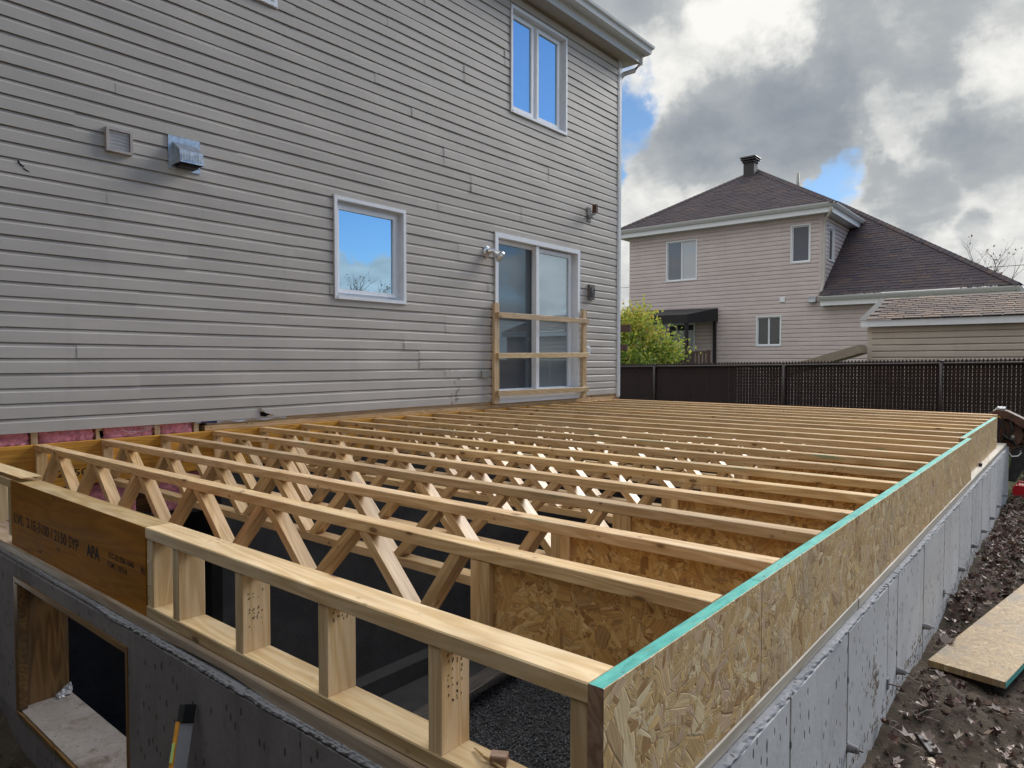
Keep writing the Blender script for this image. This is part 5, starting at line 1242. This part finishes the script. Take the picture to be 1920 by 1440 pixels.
# ------------------------------------------------------------------ garden shed
SXX = 13.0
sh_ = thing('garden_shed', 'beige garden shed with brown shingle roof and white fascia behind the fence', 'shed', (SXX+1.5, -4.2, -0.75))
SY0, SY1 = -6.6, -2.21; zsh = 1.235
ro = random.getstate()
k = 0; zb_ = zsh-0.006
for r_ in range(8):
    vs, fs = panel_mesh(-SY1+0.07, -SY0, r_, [], ncourse=2, ch=0.1165, zb=zsh-0.003-16*0.1165, step=0.6, ztop=zsh, k=1.6)
    vs = [(SXX+y, -x, z) for x, y, z in vs]
    link_mesh('siding_panel', vs, fs, M['siding3'], sh_, (SXX, SY1, zb_))
m_ = MB(); m_.box((SXX+0.018, SY0, -0.75), (SXX+3.2, SY1-0.01, zsh)); m_.out('wall', M['siding3'], sh_, (SXX, SY1, 0))
box('corner_trim', (SXX-0.02, SY1-0.08, -0.7), (SXX+0.003, SY1, zsh-0.03), M['siding3'], sh_)
box('fascia', (SXX-0.125, SY0-0.1, 1.215), (SXX-0.10, SY1+0.10, 1.335), M['trim'], sh_)
m_ = MB(); m_.box((SXX-0.0995, SY0-0.1, 1.225), (SXX-0.02, SY1+0.10, 1.235)); m_.out('soffit', M['trim2'], sh_, (SXX, SY1, 1.2))
ev0, ev1 = Vector((SXX-0.15, SY1+0.13, 1.35)), Vector((SXX-0.15, SY0-0.1, 1.35)); pr_ = 0.295; rw_ = 1.72
ev2 = Vector((SXX-0.15+rw_, SY0-0.1, 1.35+pr_*rw_)); ev3 = Vector((SXX-0.15+rw_, SY1+0.13, 1.35+pr_*rw_)); ev4 = Vector((SXX-0.15+2*rw_, SY0-0.1, 1.35)); ev5 = Vector((SXX-0.15+2*rw_, SY1+0.13, 1.35))
link_mesh('roof_deck', [ev0, ev1, ev2, ev3, ev4, ev5], [(0, 1, 2, 3), (3, 2, 4, 5)], M['rustd'], sh_, ev0, tint=[0.1, 0.1])
us = Vector((1, 0, pr_)).normalized(); ns_ = Vector((-us.z, 0, us.x)); TW, RH = 0.30, 0.165
tb = bpy.data.meshes.new('shingle')
tb.from_pydata([(0, 0, 0), (TW-0.018, 0, 0), (TW-0.018, 0, 0.016), (0, 0, 0.016), (TW-0.018, RH+0.03, 0.002), (0, RH+0.03, 0.002)], [], [(0, 1, 2, 3), (3, 2, 4, 5), (0, 3, 5), (1, 4, 2)])
tb.materials.append(M['shingle2']); a_ = tb.attributes.new('tint', 'FLOAT', 'FACE'); tb.update()
Mx = Matrix((Vector((0, -1, 0)), us, ns_)).transposed().to_4x4()
for r_ in range(11):
    off = 0.15*(r_ % 2)+random.uniform(0, 0.04)
    for c_ in range(16):
        yy = ev0.y-(c_*TW)+off-0.15
        if yy > ev0.y+0.005 or yy-TW < ev1.y: continue
        p = Vector((ev0.x, yy, ev0.z))+us*(r_*RH-0.01)+ns_*random.uniform(0.001, 0.004)
        o = bpy.data.objects.new('shingle', tb); COL.objects.link(o); o.parent = sh_
        o.matrix_local = Matrix.Translation(p-world_of(sh_)) @ Mx @ Matrix.Rotation(random.gauss(0, 0.006), 4, 'Z')
# sloping tan board left of the shed
o = beam('sloping_board', (12.9, -0.55, 0.30), (13.1, -2.13, 0.80), 1.3, 0.16, M['tan']); tag(o, 'tan sloping board behind the fence, leaning up to the shed', 'board')
# brown planks sticking out beyond the house corner
tl = thing('brown_trellis', 'brown timber rails sticking out past the house corner in front of the bush', 'trellis', (9.0, 1.0, -0.75))
beam('rail', (9.0, 2.6, 1.135), (9.0, 0.635, 1.13), 0.04, 0.125, M['brown'], tl)
beam('rail', (9.0, 2.6, 0.80), (9.0, 0.70, 0.80), 0.04, 0.11, M['brown'], tl)
vbeam('post', (9.04, 1.1, -0.8), (9.04, 1.1, 1.3), 0.09, 0.09, M['brown'], tl)
vbeam('post', (9.04, 2.4, -0.8), (9.04, 2.4, 1.3), 0.09, 0.09, M['brown'], tl)

# ------------------------------------------------------------------ shrubs, trees
def shrub(name, label, cat, ctr, rad, n, size, mat, seed):
    rr = np.random.default_rng(seed)
    t = thing(name, label, cat, (ctr[0], ctr[1], -0.75))
    m = MB()
    for k in range(9):
        a_ = k*0.7; p0 = Vector((ctr[0], ctr[1], -0.75)); p1 = Vector((ctr[0]+rad[0]*0.5*math.cos(a_), ctr[1]+rad[1]*0.5*math.sin(a_), ctr[2]+rad[2]*0.5*rr.uniform(-0.3, 1)))
        m.tube([p0, (p0+p1)/2+Vector((0, 0, 0.15)), p1], [0.03, 0.018, 0.006], 5)
    m.out('stem', M['bark'], t)
    m = MB()
    clumps = rr.normal(size=(70, 3)); clumps /= np.linalg.norm(clumps, axis=1)[:, None]; clumps *= rr.uniform(0.55, 1.0, (70, 1))
    for k in range(n):
        c_ = clumps[rr.integers(70)]; ph = rr.normal(0, 0.13, 3)
        q = (c_+ph)*np.array(rad)+np.array(ctr)
        d_ = Vector(rr.normal(size=3)+np.array([0, 0, 0.5])).normalized(); s_ = d_.cross(Vector(rr.normal(size=3))).normalized()
        L_ = size*rr.uniform(0.6, 1.3); W_ = L_*0.34; p = Vector(q); tnt = float(np.clip(0.35+0.35*c_[2]+rr.normal(0, 0.22), 0, 1))
        nn = d_.cross(s_)*L_*0.12
        m.add([p, p+d_*L_*0.5+s_*W_+nn, p+d_*L_, p+d_*L_*0.5-s_*W_+nn], [(0, 1, 2), (0, 2, 3)], tnt)
    m.out('foliage', mat, t)
    return t
shrub('bush', 'yellow-green leafy bush beside the house corner, behind the fence', 'bush', (12.6, 3.05, 0.40), (1.1, 1.62, 1.28), 24000, 0.085, M['bushleaf'], 3)
def tree(label, base, h, spread, seed, leaves=60, lsize=0.12, depth=4, trunk=0.09, group=None, nb=5):
    rr = random.Random(seed); t = thing('bare_tree', label, 'tree', base, group)
    br = MB(); tk = MB(); lf_ = MB(); tips = []
    def grow(p, d, L_, r_, lev, m):
        pts = [p]; q = p; dd = d.copy()
        for i in range(3):
            dd = (dd+Vector((rr.gauss(0, 0.14), rr.gauss(0, 0.14), rr.uniform(0.0, 0.12)))).normalized(); q = q+dd*L_/3; pts.append(q)
        m.tube(pts, [r_, r_*0.85, r_*0.7, r_*0.5], 5 if lev > 1 else 7)
        if lev >= depth: tips.append(q); tips.append(pts[2]); return
        for i in range(rr.randint(3, nb) if lev < depth-1 else 3):
            k = rr.choice((1, 2, 3, 3)); s_ = Vector((rr.gauss(0, 1), rr.gauss(0, 1), rr.uniform(0.2, 1.0)))
            grow(pts[k], (dd*0.9+s_.normalized()*spread).normalized(), L_*rr.uniform(0.5, 0.75), r_*rr.uniform(0.4, 0.55), lev+1, br)
    grow(Vector(base), Vector((0, 0, 1)), h*0.42, trunk, 0, tk)
    tk.out('trunk', M['bark'], t, smooth=True)
    for k in range(leaves):
        p = rr.choice(tips)+Vector((rr.gauss(0, 0.12), rr.gauss(0, 0.12), rr.gauss(0, 0.12))); d_ = Vector((rr.gauss(0, 1), rr.gauss(0, 1), rr.gauss(0, 1))).normalized(); s_ = d_.orthogonal()
        L_ = lsize*rr.uniform(0.6, 1.4); lf_.add([p, p+d_*L_*0.5+s_*L_*0.35, p+d_*L_, p+d_*L_*0.5-s_*L_*0.35], [(0, 1, 2, 3)], rr.random())
    br.out('crown', M['bark'], t)
    if leaves: lf_.out('leaves', M['treeleaf'], t, kind='stuff')
tree('nearly bare tree rising behind the low end of the neighbour\'s lower roof', (31, -3.8, -0.7), 5.5, 0.9, 11, 320, 0.10)
tree('thin bare tree showing over the slope of the neighbour\'s lower roof', (32, -2.4, -0.7), 5.9, 0.8, 12, 160, 0.09)
tree('thin bare tree in the gap between the house corner and the neighbour', (31, 13.6, -0.7), 5.6, 0.6, 13, 30, 0.12)
tree('thinly leaved tree mirrored at the lower left of the small kitchen window', (21.0, -24.3, -0.9), 6.0, 1.0, 14, 120, 0.09, trunk=0.11)
tree('russet-leaved tree mirrored at the lower right of the small kitchen window', (23.6, -24.6, -0.9), 5.8, 1.0, 15, 900, 0.10, trunk=0.11)
tree('leafless tree mirrored low in the middle of the small kitchen window', (22.3, -25.5, -0.9), 6.1, 1.0, 16, 0, 0.10, trunk=0.11)
m_ = MB(); m_.tube([(34, -14, 4.9), (34, -5, 4.55), (34, 3, 4.55), (34, 16, 4.9)], 0.012, 4); o = m_.out('overhead_cable', M['rubber']); tag(o, 'thin overhead cable crossing the sky behind the neighbour\'s roof', 'cable')
